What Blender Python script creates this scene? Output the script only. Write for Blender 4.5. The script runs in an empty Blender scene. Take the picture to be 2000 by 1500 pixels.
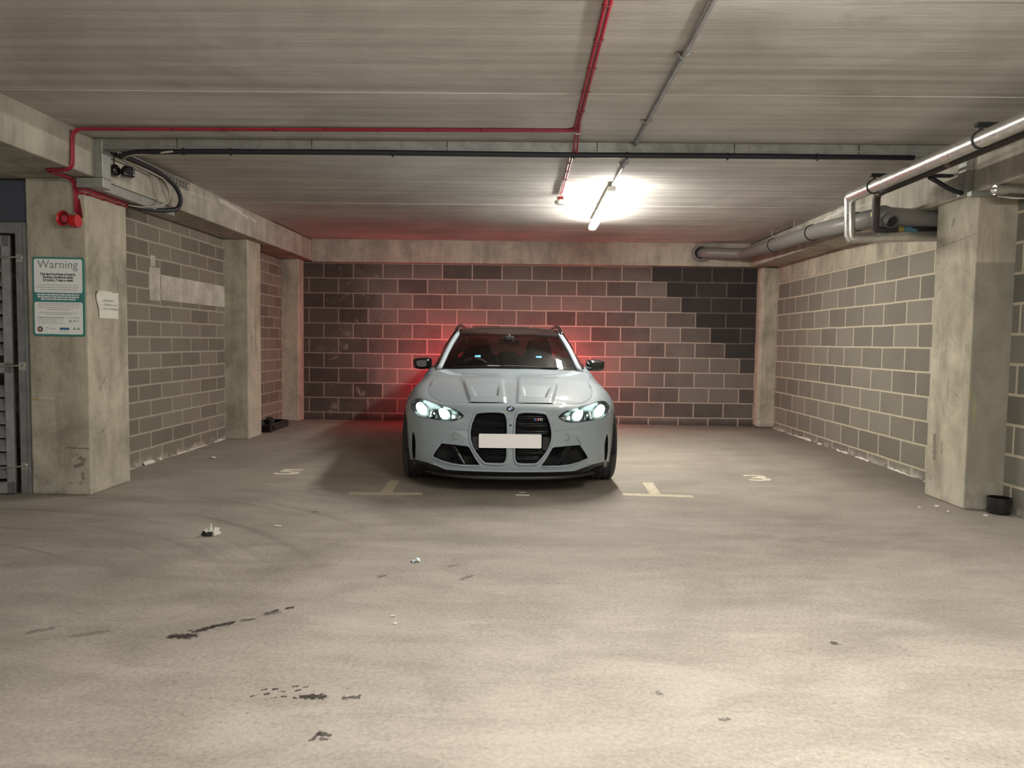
import bpy, bmesh, math, random
from mathutils import Vector, Matrix
from mathutils.geometry import delaunay_2d_cdt
random.seed(7)
SC = bpy.context.scene
COL = SC.collection
PI = math.pi

# ------------------------------------------------------------------ camera, world, exposure
CAM_F, CAM_H = 1411.0, 1.22
CYAW, CPITCH, CROLL = math.radians(1.05), math.radians(3.33), math.radians(-0.80)
cd = bpy.data.cameras.new('camera'); cam = bpy.data.objects.new('camera', cd); COL.objects.link(cam)
cd.sensor_width = 36.0; cd.lens = 36.0 * CAM_F / 2000.0; cd.clip_start = 0.05; cd.clip_end = 100
cy, sy = math.cos(CYAW), math.sin(CYAW)
Rz = Matrix(((cy, sy, 0), (-sy, cy, 0), (0, 0, 1)))
Bm = Matrix(((1, 0, 0), (0, 0, 1), (0, -1, 0)))
cp, sp = math.cos(CPITCH), math.sin(CPITCH)
Rx = Matrix(((1, 0, 0), (0, cp, -sp), (0, sp, cp)))
cr, sr = math.cos(CROLL), math.sin(CROLL)
Rr = Matrix(((cr, -sr, 0), (sr, cr, 0), (0, 0, 1)))
CAMR = Rr @ Rx @ Bm @ Rz                      # world -> camera axes
M4 = CAMR.transposed().to_4x4(); M4.translation = Vector((0, 0, CAM_H))
cam.matrix_world = M4
SC.camera = cam
W = bpy.data.worlds.new('world'); SC.world = W; W.use_nodes = True
W.node_tree.nodes['Background'].inputs[0].default_value = (0.95, 0.93, 0.86, 1)
W.node_tree.nodes['Background'].inputs[1].default_value = 1.0
SC.view_settings.view_transform = 'Standard'; SC.view_settings.look = 'None'
SC.view_settings.gamma = 1.0; SC.view_settings.use_curve_mapping = False
SC.view_settings.exposure = 0.34
SC.cycles.use_denoising = True
SC.cycles.max_bounces = 7; SC.cycles.diffuse_bounces = 4; SC.cycles.glossy_bounces = 3
SC.cycles.use_adaptive_sampling = True; SC.cycles.adaptive_threshold = 0.025
SC.cycles.transparent_max_bounces = 12; SC.cycles.sample_clamp_indirect = 6.0
SC.cycles.caustics_reflective = False; SC.cycles.caustics_refractive = False

TUBE_POWER = 170.0        # emission of the fluorescent tubes

# ------------------------------------------------------------------ measuring helpers: a point of the photo on a known floor / wall plane
def ray(x, y):
    w = CAMR.transposed() @ Vector((x - 1000, 750 - y, -CAM_F)); return w / w.y
def on_z(x, y, z=0.0):
    r = ray(x, y); return r * ((z - CAM_H) / r.z) + Vector((0, 0, CAM_H))
def on_y(x, y, Y): return ray(x, y) * Y + Vector((0, 0, CAM_H))
def on_x(x, y, X):
    r = ray(x, y); return r * (X / r.x) + Vector((0, 0, CAM_H))

# ------------------------------------------------------------------ object helpers
def mesh_obj(name, bm, mat=None, parent=None, smooth=None):
    me = bpy.data.meshes.new(name); bm.to_mesh(me); bm.free()
    o = bpy.data.objects.new(name, me); COL.objects.link(o)
    if mat is not None:
        for m in (mat if isinstance(mat, (list, tuple)) else [mat]): me.materials.append(m)
    if smooth is not None:
        for p in me.polygons: p.use_smooth = True
        if smooth < 180:
            try: me.set_sharp_from_angle(angle=math.radians(smooth))
            except Exception: pass
    if parent is not None: o.parent = parent
    return o
def tag(o, label=None, cat=None, group=None, kind=None):
    if label: o['label'] = label
    if cat: o['category'] = cat
    if group: o['group'] = group
    if kind: o['kind'] = kind
    return o
def empty(name, loc=(0, 0, 0), rz=0.0, parent=None):
    o = bpy.data.objects.new(name, None); COL.objects.link(o); o.location = loc; o.rotation_euler = (0, 0, rz)
    o.empty_display_size = .1
    if parent is not None: o.parent = parent
    return o
def copy_tree(o, parent=None):
    c = o.copy(); COL.objects.link(c); c.parent = parent
    for ch in list(o.children): copy_tree(ch, c)
    return c
def box(bm, lo, hi, bevel=0.0, mi=0, seg=2):
    r = bmesh.ops.create_cube(bm, size=1.0)
    vs = r['verts']
    for v in vs:
        v.co = Vector([lo[k] + (v.co[k] + .5) * (hi[k] - lo[k]) for k in range(3)])
    fs = {f for v in vs for f in v.link_faces}
    for f in fs: f.material_index = mi
    if bevel > 0:
        es = list({e for v in vs for e in v.link_edges})
        g = bmesh.ops.bevel(bm, geom=es, offset=bevel, segments=seg, profile=.5, affect='EDGES', clamp_overlap=True)
        for f in g['faces']: f.material_index = mi
def cyl(bm, p0, p1, r0, r1=None, n=20, caps=True, mi=0):
    r1 = r0 if r1 is None else r1
    p0, p1 = Vector(p0), Vector(p1); d = (p1 - p0).normalized()
    a = d.orthogonal().normalized(); b = d.cross(a)
    A = [bm.verts.new(p0 + (a * math.cos(2 * PI * k / n) + b * math.sin(2 * PI * k / n)) * r0) for k in range(n)]
    B = [bm.verts.new(p1 + (a * math.cos(2 * PI * k / n) + b * math.sin(2 * PI * k / n)) * r1) for k in range(n)]
    for k in range(n):
        f = bm.faces.new((A[k], A[(k + 1) % n], B[(k + 1) % n], B[k])); f.material_index = mi
    if caps:
        f = bm.faces.new(A[::-1]); f.material_index = mi
        f = bm.faces.new(B); f.material_index = mi
def smooth_path(pts, rad=0.0, n=6):
    """polyline with its corners rounded off at radius rad"""
    P_ = [Vector(p) for p in pts]
    if rad <= 0 or len(P_) < 3: return P_
    out = [P_[0]]
    for a, b, c in zip(P_, P_[1:], P_[2:]):
        u, v = (a - b), (c - b); r = min(rad, u.length * .49, v.length * .49)
        s, e = b + u.normalized() * r, b + v.normalized() * r
        for k in range(n + 1):
            t = k / n; out.append(s * (1 - t) ** 2 + b * 2 * t * (1 - t) + e * t * t)
    out.append(P_[-1]); return out
def tube(bm, pts, r, n=12, closed=False, ry=None, caps=True, mi=0):
    P_ = [Vector(p) for p in pts]; m = len(P_); rings = []; prev = None
    for i in range(m):
        if closed: t = (P_[(i + 1) % m] - P_[i - 1])
        else: t = P_[min(i + 1, m - 1)] - P_[max(i - 1, 0)]
        t.normalize()
        if prev is None:
            a = t.cross(Vector((0, 0, 1)))
            if a.length < .1: a = t.cross(Vector((1, 0, 0)))
        else:
            a = prev - t * prev.dot(t)
        a.normalize(); prev = a; b = t.cross(a)
        rr = r(i / max(m - 1, 1)) if callable(r) else r
        r2 = rr if ry is None else ry
        rings.append([bm.verts.new(P_[i] + a * math.cos(2 * PI * k / n) * rr + b * math.sin(2 * PI * k / n) * r2) for k in range(n)])
    for i in range(m if closed else m - 1):
        A, B = rings[i], rings[(i + 1) % m]
        for k in range(n):
            f = bm.faces.new((A[k], A[(k + 1) % n], B[(k + 1) % n], B[k])); f.material_index = mi
    if caps and not closed:
        bm.faces.new(rings[0][::-1]).material_index = mi; bm.faces.new(rings[-1]).material_index = mi
def lathe(bm, prof, center, axis='Z', n=32, mi=0):
    """prof: (radius, height along axis)"""
    c = Vector(center); rings = []
    for r, h in prof:
        ring = []
        for k in range(n):
            a = 2 * PI * k / n; x, y = r * math.cos(a), r * math.sin(a)
            p = {'Z': (x, y, h), 'X': (h, x, y), 'Y': (x, h, y)}[axis]
            ring.append(bm.verts.new(c + Vector(p)))
        rings.append(ring)
    for A, B in zip(rings, rings[1:]):
        for k in range(n):
            f = bm.faces.new((A[k], A[(k + 1) % n], B[(k + 1) % n], B[k])); f.material_index = mi
    return rings
def poly(bm, pts, mi=0):
    f = bm.faces.new([bm.verts.new(Vector(p)) for p in pts]); f.material_index = mi; return f
def prism(bm, pts, off, mi=0):
    """closed polygon pts pushed along off"""
    A = [bm.verts.new(Vector(p)) for p in pts]; B = [bm.verts.new(Vector(p) + Vector(off)) for p in pts]
    n = len(A)
    bm.faces.new(A).material_index = mi; bm.faces.new(B[::-1]).material_index = mi
    for k in range(n): bm.faces.new((A[k], B[k], B[(k + 1) % n], A[(k + 1) % n])).material_index = mi
def text_bm(bm, s, size, mat3, align='CENTER', mi=0, extrude=0.0, bold=0.0, sx=1.0):
    """lettering as mesh: mat3 = (origin, right, up) in 3D"""
    cu = bpy.data.curves.new('lettering', 'FONT'); cu.body = s; cu.size = size; cu.align_x = align
    cu.extrude = extrude; cu.offset = bold; cu.resolution_u = 4
    ob = bpy.data.objects.new('lettering', cu); COL.objects.link(ob)
    dg = bpy.context.evaluated_depsgraph_get(); me = bpy.data.meshes.new_from_object(ob.evaluated_get(dg))
    o, r, u = [Vector(v) for v in mat3]; nn = r.cross(u)
    base = len(bm.verts); bm.verts.ensure_lookup_table()
    vs = [bm.verts.new(o + r * v.co.x * sx + u * v.co.y + nn * v.co.z) for v in me.vertices]
    for p in me.polygons:
        try: bm.faces.new([vs[i] for i in p.vertices]).material_index = mi
        except ValueError: pass
    bpy.data.objects.remove(ob); bpy.data.curves.remove(cu); bpy.data.meshes.remove(me)

# ------------------------------------------------------------------ materials
def new_mat(name):
    m = bpy.data.materials.new(name); m.use_nodes = True
    nt = m.node_tree; b = nt.nodes['Principled BSDF']; return m, nt, b
def flat(name, col, rough=.5, metal=0.0, coat=0.0, emit=None, strength=0.0, spec=.5):
    m, nt, b = new_mat(name)
    b.inputs['Base Color'].default_value = (*col, 1); b.inputs['Roughness'].default_value = rough
    b.inputs['Metallic'].default_value = metal; b.inputs['Coat Weight'].default_value = coat
    b.inputs['Coat Roughness'].default_value = .04; b.inputs['Specular IOR Level'].default_value = spec
    if emit is not None:
        b.inputs['Emission Color'].default_value = (*emit, 1); b.inputs['Emission Strength'].default_value = strength
    return m
class N:
    """tiny node-graph writer"""
    def __init__(s, nt): s.nt = nt
    def new(s, t, **kw):
        n = s.nt.nodes.new(t)
        for k, v in kw.items(): setattr(n, k, v)
        return n
    def link(s, a, b): s.nt.links.new(a, b)
    def val(s, inp, v):
        if hasattr(v, 'is_output') or isinstance(v, bpy.types.NodeSocket): s.link(v, inp)
        else: inp.default_value = v
    def math(s, op, a, b=0.0, c=None, clamp=False):
        n = s.new('ShaderNodeMath', operation=op, use_clamp=clamp); s.val(n.inputs[0], a); s.val(n.inputs[1], b)
        if c is not None: s.val(n.inputs[2], c)
        return n.outputs[0]
    def pos(s):
        g = s.new('ShaderNodeNewGeometry'); sx = s.new('ShaderNodeSeparateXYZ'); s.link(g.outputs['Position'], sx.inputs[0])
        return g.outputs['Position'], sx.outputs[0], sx.outputs[1], sx.outputs[2]
    def xyz(s, x, y, z):
        n = s.new('ShaderNodeCombineXYZ'); s.val(n.inputs[0], x); s.val(n.inputs[1], y); s.val(n.inputs[2], z); return n.outputs[0]
    def noise(s, vec, scale, detail=4.0, rough=.55, dist=0.0):
        n = s.new('ShaderNodeTexNoise'); s.link(vec, n.inputs['Vector']); n.inputs['Scale'].default_value = scale
        n.inputs['Detail'].default_value = detail; n.inputs['Roughness'].default_value = rough; n.inputs['Distortion'].default_value = dist
        return n.outputs['Fac']
    def scale(s, vec, sc):
        n = s.new('ShaderNodeVectorMath', operation='MULTIPLY'); s.link(vec, n.inputs[0]); n.inputs[1].default_value = sc; return n.outputs[0]
    def step(s, v, lo, hi, a=0.0, b=1.0):
        n = s.new('ShaderNodeMapRange', interpolation_type='SMOOTHSTEP'); s.val(n.inputs[0], v)
        n.inputs[1].default_value = lo; n.inputs[2].default_value = hi; n.inputs[3].default_value = a; n.inputs[4].default_value = b
        return n.outputs[0]
    def mix(s, f, a, b, mode='MIX'):
        n = s.new('ShaderNodeMix', data_type='RGBA', blend_type=mode); s.val(n.inputs[0], f)
        for i, v in ((6, a), (7, b)):
            if isinstance(v, tuple): n.inputs[i].default_value = (*v, 1) if len(v) == 3 else v
            else: s.link(v, n.inputs[i])
        return n.outputs[2]
    def bump(s, h, strength, dist, b):
        n = s.new('ShaderNodeBump'); n.inputs['Strength'].default_value = strength; n.inputs['Distance'].default_value = dist
        s.link(h, n.inputs['Height']); s.link(n.outputs[0], b.inputs['Normal'])

def concrete(name, dark, light, streak=True, pits=.3, bump=.25, marks=(), pour=None):
    """cast concrete: cloudy tone, vertical run-down streaks, pin holes and pale lime"""
    m, nt, b = new_mat(name); n = N(nt); p, x, y, z = n.pos()
    c1 = n.noise(p, 2.3, 8, .68, .5); c2 = n.noise(n.scale(p, (6, 6, 1.2)), 1.0, 6, .65)
    t = n.math('ADD', n.math('MULTIPLY', c1, .6), n.math('MULTIPLY', c2, .4 if streak else .0)) if streak else c1
    col = n.mix(n.step(t, .32, .68), dark, light)
    lime = n.step(n.noise(n.scale(p, (14, 14, 1.6)), 1.0, 6, .7), .58, .76)
    col = n.mix(n.math('MULTIPLY', lime, .45), col, (.62, .60, .55))
    pit = n.step(n.noise(p, 42, 3, .6), .70, .78)
    col = n.mix(n.math('MULTIPLY', pit, pits), col, (.09, .08, .07))
    grime = n.step(n.noise(n.scale(p, (2.2, 2.2, .8)), 1.6, 8, .72, .8), .48, .70)
    col = n.mix(n.math('MULTIPLY', grime, .42), col, (.15, .14, .115))
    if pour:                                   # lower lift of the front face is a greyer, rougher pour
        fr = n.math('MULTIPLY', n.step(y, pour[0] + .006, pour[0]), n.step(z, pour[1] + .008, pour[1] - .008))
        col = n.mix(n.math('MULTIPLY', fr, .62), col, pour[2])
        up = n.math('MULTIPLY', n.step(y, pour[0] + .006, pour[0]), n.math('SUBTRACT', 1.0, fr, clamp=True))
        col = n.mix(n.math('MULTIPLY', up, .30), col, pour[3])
    foot = n.math('MULTIPLY', n.step(n.math('ADD', z, n.math('MULTIPLY', n.noise(p, 4, 5, .7), .5)), .62, .25), n.step(n.noise(p, 11, 6, .75), .40, .60))
    col = n.mix(n.math('MULTIPLY', foot, .55), col, (.52, .50, .44))
    rag = n.noise(n.scale(p, (1, 1, 2.5)), 26, 6, .8)
    for (ax, a0, z0, a1, z1, w, s, c) in marks:
        a = x if ax == 'X' else y; L2 = (a1 - a0) ** 2 + (z1 - z0) ** 2 + 1e-6
        tt = n.math('ADD', n.math('MULTIPLY', n.math('SUBTRACT', a, a0), (a1 - a0) / L2), n.math('MULTIPLY', n.math('SUBTRACT', z, z0), (z1 - z0) / L2), clamp=True)
        ex = n.math('SUBTRACT', n.math('SUBTRACT', a, a0), n.math('MULTIPLY', tt, a1 - a0)); ez = n.math('SUBTRACT', n.math('SUBTRACT', z, z0), n.math('MULTIPLY', tt, z1 - z0))
        d = n.math('SQRT', n.math('ADD', n.math('MULTIPLY', ex, ex), n.math('MULTIPLY', ez, ez)))
        d = n.math('ADD', d, n.math('MULTIPLY', n.math('SUBTRACT', rag, .5), w * 5.0))
        col = n.mix(n.math('MULTIPLY', n.step(d, w, w * .4), s), col, c)
    n.link(col, b.inputs['Base Color']); b.inputs['Roughness'].default_value = .82; b.inputs['Specular IOR Level'].default_value = .25
    n.bump(n.math('ADD', n.noise(p, 30, 6, .65), n.math('MULTIPLY', pit, -1.0)), bump, .02, b)
    return m

MT = {}
MT['concrete'] = concrete('cast_concrete', (.285, .262, .208), (.60, .55, .44), pits=.5, bump=.4)
DK, YE, WH = (.10, .095, .08), (.42, .33, .10), (.60, .57, .50)
MT['concrete_left'] = concrete('left_column_concrete', (.285, .262, .208), (.60, .55, .44), pits=.5, bump=.4, marks=[
    ('X', -3.76, .735, -3.70, .735, .014, .7, YE), ('X', -3.70, .745, -3.60, .745, .012, .6, WH), ('X', -3.76, .775, -3.52, .772, .004, .5, WH), ('X', -3.75, .700, -3.60, .698, .004, .5, WH),
    ('X', -3.50, .365, -3.33, .360, .0045, .9, DK), ('X', -3.42, .30, -3.37, .27, .020, .7, DK), ('X', -3.44, .22, -3.38, .24, .018, .7, DK), ('X', -3.46, .27, -3.40, .31, .010, .5, WH), ('X', -3.38, .17, -3.38, .13, .015, .6, DK),
    ('X', -3.48, .10, -3.47, .09, .014, .5, DK), ('X', -3.40, .09, -3.39, .10, .012, .5, DK), ('Y', 5.55, .80, 5.68, .92, .006, .5, DK), ('Y', 5.58, .46, 5.63, .50, .007, .6, DK)])
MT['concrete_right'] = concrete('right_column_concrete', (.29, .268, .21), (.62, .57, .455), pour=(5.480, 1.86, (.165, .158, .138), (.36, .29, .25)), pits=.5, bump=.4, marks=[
    ('Y', 5.90, .33, 5.905, .50, .030, .6, DK), ('Y', 5.80, .38, 5.80, .46, .010, .5, DK), ('X', 3.375, .64, 3.378, .80, .010, .6, YE), ('X', 3.345, .84, 3.345, .90, .008, .6, YE),
    ('Y', 5.80, 2.18, 5.78, 2.22, .020, .5, DK), ('Y', 5.62, .85, 5.64, .86, .006, .7, DK), ('Y', 6.0, 2.03, 5.50, 2.07, .003, .7, DK)])
MT['concrete_beam'] = concrete('beam_concrete', (.30, .28, .235), (.58, .545, .46), pits=.55, bump=.4, marks=[('Y', 7.6, 2.655, 8.0, 2.64, .030, .75, (.75, .73, .68)), ('Y', 8.05, 2.64, 8.35, 2.60, .022, .75, (.75, .73, .68)), ('Y', 8.4, 2.62, 8.6, 2.60, .018, .6, (.75, .73, .68)), ('Y', 6.9, 2.60, 7.5, 2.62, .010, .5, (.66, .64, .58))])
MT['concrete_pale'] = concrete('pale_concrete', (.34, .315, .265), (.72, .68, .60), pits=.1)
def ceiling_mat():
    m, nt, b = new_mat('precast_ceiling'); n = N(nt); p, x, y, z = n.pos()
    band = n.noise(n.scale(p, (.35, 14, 1)), 1.0, 5, .6); cloud = n.noise(p, .9, 6, .62, .5)
    t = n.math('ADD', n.math('MULTIPLY', band, .5), n.math('MULTIPLY', cloud, .5))
    col = n.mix(n.step(t, .33, .67), (.42, .40, .372), (.67, .65, .62))
    fleck = n.step(n.noise(n.scale(p, (9, 26, 1)), 1.0, 4, .7), .70, .80)
    col = n.mix(n.math('MULTIPLY', fleck, .5), col, (.74, .72, .68))
    dirt = n.step(n.noise(n.scale(p, (1.2, 3.0, 1)), 1.0, 7, .7, 1.2), .55, .75)
    col = n.mix(n.math('MULTIPLY', dirt, .4), col, (.27, .25, .215))
    n.link(col, b.inputs['Base Color']); b.inputs['Roughness'].default_value = .85; b.inputs['Specular IOR Level'].default_value = .2
    n.bump(n.math('ADD', n.noise(n.scale(p, (4, 60, 1)), 1.0, 4, .6), n.math('MULTIPLY', fleck, .5)), .2, .01, b)
    return m
MT['ceiling'] = ceiling_mat()

def block_mat(name, axis, bw, bh, off_u, off_z, dark, light, mortar, soot=None, msize=.010):
    """blockwork: axis 'X' for the back wall, 'Y' for the side walls"""
    m, nt, b = new_mat(name); n = N(nt); p, x, y, z = n.pos()
    u = n.math('ADD', x if axis == 'X' else y, off_u); w = n.math('ADD', z, off_z)
    wob = n.noise(p, 2.2, 2, .5)
    w2 = n.math('ADD', w, n.math('MULTIPLY', n.math('SUBTRACT', wob, .5), .012))
    v = n.xyz(u, w2, 0.0)
    br = n.new('ShaderNodeTexBrick'); n.link(v, br.inputs['Vector'])
    br.offset = .5; br.offset_frequency = 2
    br.inputs['Color1'].default_value = (0, 0, 0, 1); br.inputs['Color2'].default_value = (1, 1, 1, 1); br.inputs['Mortar'].default_value = (.5, .5, .5, 1)
    br.inputs['Scale'].default_value = 1.0; br.inputs['Mortar Size'].default_value = msize; br.inputs['Mortar Smooth'].default_value = .25
    br.inputs['Bias'].default_value = 0.0; br.inputs['Brick Width'].default_value = bw; br.inputs['Row Height'].default_value = bh
    tone = n.new('ShaderNodeSeparateColor'); n.link(br.outputs['Color'], tone.inputs[0])
    fine = n.noise(p, 34, 5, .7); cloud = n.noise(p, 1.6, 5, .6, .4)
    t = n.math('ADD', n.math('ADD', n.math('MULTIPLY', tone.outputs[0], .38), n.math('MULTIPLY', fine, .27)), n.math('MULTIPLY', cloud, .42))
    col = n.mix(n.step(t, .25, .75), dark, light)
    mcol = mortar
    if soot:
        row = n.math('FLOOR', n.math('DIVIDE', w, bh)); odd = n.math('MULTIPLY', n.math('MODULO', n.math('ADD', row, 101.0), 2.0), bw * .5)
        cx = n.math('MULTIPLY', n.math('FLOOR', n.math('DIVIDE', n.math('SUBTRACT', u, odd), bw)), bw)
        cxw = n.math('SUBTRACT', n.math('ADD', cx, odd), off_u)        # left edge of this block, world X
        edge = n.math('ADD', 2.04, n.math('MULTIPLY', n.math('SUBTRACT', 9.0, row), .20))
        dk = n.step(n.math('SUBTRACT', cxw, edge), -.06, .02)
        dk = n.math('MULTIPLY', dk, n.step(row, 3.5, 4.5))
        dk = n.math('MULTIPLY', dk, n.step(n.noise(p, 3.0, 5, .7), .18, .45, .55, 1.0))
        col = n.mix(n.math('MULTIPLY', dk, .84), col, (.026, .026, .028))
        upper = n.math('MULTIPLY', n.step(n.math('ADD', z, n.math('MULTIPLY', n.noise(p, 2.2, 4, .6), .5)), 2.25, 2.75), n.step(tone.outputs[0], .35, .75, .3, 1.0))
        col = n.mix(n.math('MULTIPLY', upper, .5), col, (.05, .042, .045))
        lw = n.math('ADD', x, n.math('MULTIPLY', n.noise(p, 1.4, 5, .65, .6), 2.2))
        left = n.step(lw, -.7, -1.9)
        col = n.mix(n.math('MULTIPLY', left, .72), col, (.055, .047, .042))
        eff = n.math('MULTIPLY', n.step(n.noise(p, 2.6, 9, .75, 1.6), .56, .66), n.step(n.math('ABSOLUTE', n.math('ADD', x, 2.55)), 1.0, .15))
        col = n.mix(n.math('MULTIPLY', eff, .5), col, (.42, .37, .31))
        smear = n.math('MULTIPLY', n.step(n.math('ADD', n.math('ABSOLUTE', n.math('ADD', x, n.math('MULTIPLY', z, -.35))), n.math('MULTIPLY', n.noise(p, 5.0, 4, .6), .4)), .0, .0001, 0, 0), 0)
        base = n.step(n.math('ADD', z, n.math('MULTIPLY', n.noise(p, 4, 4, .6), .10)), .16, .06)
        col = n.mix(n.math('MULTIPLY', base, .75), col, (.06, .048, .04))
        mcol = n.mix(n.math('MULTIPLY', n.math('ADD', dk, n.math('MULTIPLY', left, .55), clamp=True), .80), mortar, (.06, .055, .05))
    else:
        lime = n.step(n.noise(n.scale(p, (10, 3, 1.3)), 1.0, 7, .7, .5), .63, .78)
        col = n.mix(n.math('MULTIPLY', lime, .22), col, (.46, .43, .37))
        base = n.math('MULTIPLY', n.step(n.math('ADD', z, n.math('MULTIPLY', n.noise(p, 5, 4, .6), .16)), .16, .05), n.step(n.noise(p, 7, 5, .7), .42, .55))
        col = n.mix(n.math('MULTIPLY', base, .8), col, (.58, .54, .47))
    col = n.mix(br.outputs['Fac'], col, mcol)
    n.link(col, b.inputs['Base Color']); b.inputs['Roughness'].default_value = .9; b.inputs['Specular IOR Level'].default_value = .2
    n.bump(n.math('ADD', n.math('MULTIPLY', br.outputs['Fac'], -1.0), n.math('MULTIPLY', fine, .5)), .35, .012, b)
    return m
MT['wall_back'] = block_mat('back_blockwork', 'X', .4475, .2255, 5.07, -.115 + .2255, (.084, .073, .066), (.20, .178, .158), (.42, .365, .31), soot=True)
MT['wall_left'] = block_mat('left_blockwork', 'Y', .430, .1525, -.02, .0, (.165, .148, .118), (.245, .222, .180), (.40, .36, .29))
MT['wall_near'] = block_mat('near_right_blockwork', 'Y', .447, .2245, .20, .0185, (.165, .158, .135), (.235, .225, .19), (.55, .50, .39), msize=.012)
MT['wall_right'] = block_mat('right_blockwork', 'Y', .447, .2245, .06, .1295, (.185, .172, .145), (.262, .245, .205), (.55, .50, .39))

def floor_mat(stains):
    m, nt, b = new_mat('dusty_concrete_floor'); n = N(nt); p, x, y, z = n.pos()
    cloud = n.noise(p, .55, 7, .62, .8); mid = n.noise(n.scale(p, (1.0, 2.6, 1)), 1.7, 6, .65, .6); fine = n.noise(p, 55, 5, .75); grit = n.noise(p, 130, 3, .7)
    t = n.math('ADD', n.math('ADD', n.math('MULTIPLY', cloud, .34), n.math('MULTIPLY', mid, .36)), n.math('MULTIPLY', fine, .36))
    col = n.mix(n.step(t, .36, .70), (.25, .225, .195), (.505, .463, .415))
    # browner, darker tone deeper in the bays
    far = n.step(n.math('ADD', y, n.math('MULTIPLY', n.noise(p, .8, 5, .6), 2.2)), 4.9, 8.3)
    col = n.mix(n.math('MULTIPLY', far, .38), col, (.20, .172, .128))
    # swept tyre arcs in front of the left column
    dx = n.math('ADD', x, 3.6); dy = n.math('SUBTRACT', y, 2.2)
    rr = n.math('SQRT', n.math('ADD', n.math('MULTIPLY', dx, dx), n.math('MULTIPLY', dy, dy)))
    arc = n.noise(n.xyz(n.math('MULTIPLY', rr, 9.0), n.math('MULTIPLY', n.math('ARCTAN2', dy, dx), .8), 0.0), 1.0, 4, .6)
    arcm = n.math('MULTIPLY', n.step(arc, .5, .7), n.math('MULTIPLY', n.step(x, -.6, -2.0), n.math('MULTIPLY', n.step(y, 3.2, 4.2), n.step(y, 6.5, 5.4))))
    col = n.mix(n.math('MULTIPLY', arcm, .5), col, (.17, .15, .125))
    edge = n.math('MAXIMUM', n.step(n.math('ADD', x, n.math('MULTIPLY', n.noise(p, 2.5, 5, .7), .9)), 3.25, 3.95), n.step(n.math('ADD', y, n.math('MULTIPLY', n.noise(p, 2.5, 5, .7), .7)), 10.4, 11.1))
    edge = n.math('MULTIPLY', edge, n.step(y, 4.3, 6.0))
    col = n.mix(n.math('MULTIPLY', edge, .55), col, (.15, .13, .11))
    speck = n.step(n.noise(n.scale(p, (1, 1.6, 1)), 34, 5, .75), .58, .66)
    col = n.mix(n.math('MULTIPLY', speck, n.step(n.noise(p, 1.1, 4, .6), .42, .62, .06, .80)), col, (.14, .122, .105))
    pale = n.step(n.noise(p, 48, 4, .75), .63, .71)
    col = n.mix(n.math('MULTIPLY', pale, .5), col, (.68, .64, .58))
    rag = n.math('ADD', n.math('MULTIPLY', n.noise(p, 60, 5, .8, .3), .6), n.math('MULTIPLY', n.noise(p, 17, 3, .7), .4))
    for (x0, y0, x1, y1, w, s, c) in stains:
        L2 = (x1 - x0) ** 2 + (y1 - y0) ** 2 + 1e-6
        tt = n.math('ADD', n.math('MULTIPLY', n.math('SUBTRACT', x, x0), (x1 - x0) / L2), n.math('MULTIPLY', n.math('SUBTRACT', y, y0), (y1 - y0) / L2), clamp=True)
        ex = n.math('SUBTRACT', n.math('SUBTRACT', x, x0), n.math('MULTIPLY', tt, x1 - x0))
        ey = n.math('MULTIPLY', n.math('SUBTRACT', n.math('SUBTRACT', y, y0), n.math('MULTIPLY', tt, y1 - y0)), .75)
        d = n.math('SQRT', n.math('ADD', n.math('MULTIPLY', ex, ex), n.math('MULTIPLY', ey, ey)))
        d = n.math('ADD', d, n.math('MULTIPLY', n.math('SUBTRACT', rag, .5), w * 8.5))
        col = n.mix(n.math('MULTIPLY', n.step(d, w, w * .75), s), col, c)
    n.link(col, b.inputs['Base Color'])
    n.link(n.step(mid, .3, .7, .62, .86), b.inputs['Roughness']); b.inputs['Specular IOR Level'].default_value = .28
    n.bump(n.math('ADD', n.math('MULTIPLY', fine, .6), n.math('MULTIPLY', grit, .5)), .35, .012, b)
    return m
OIL = (.028, .024, .020)
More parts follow.
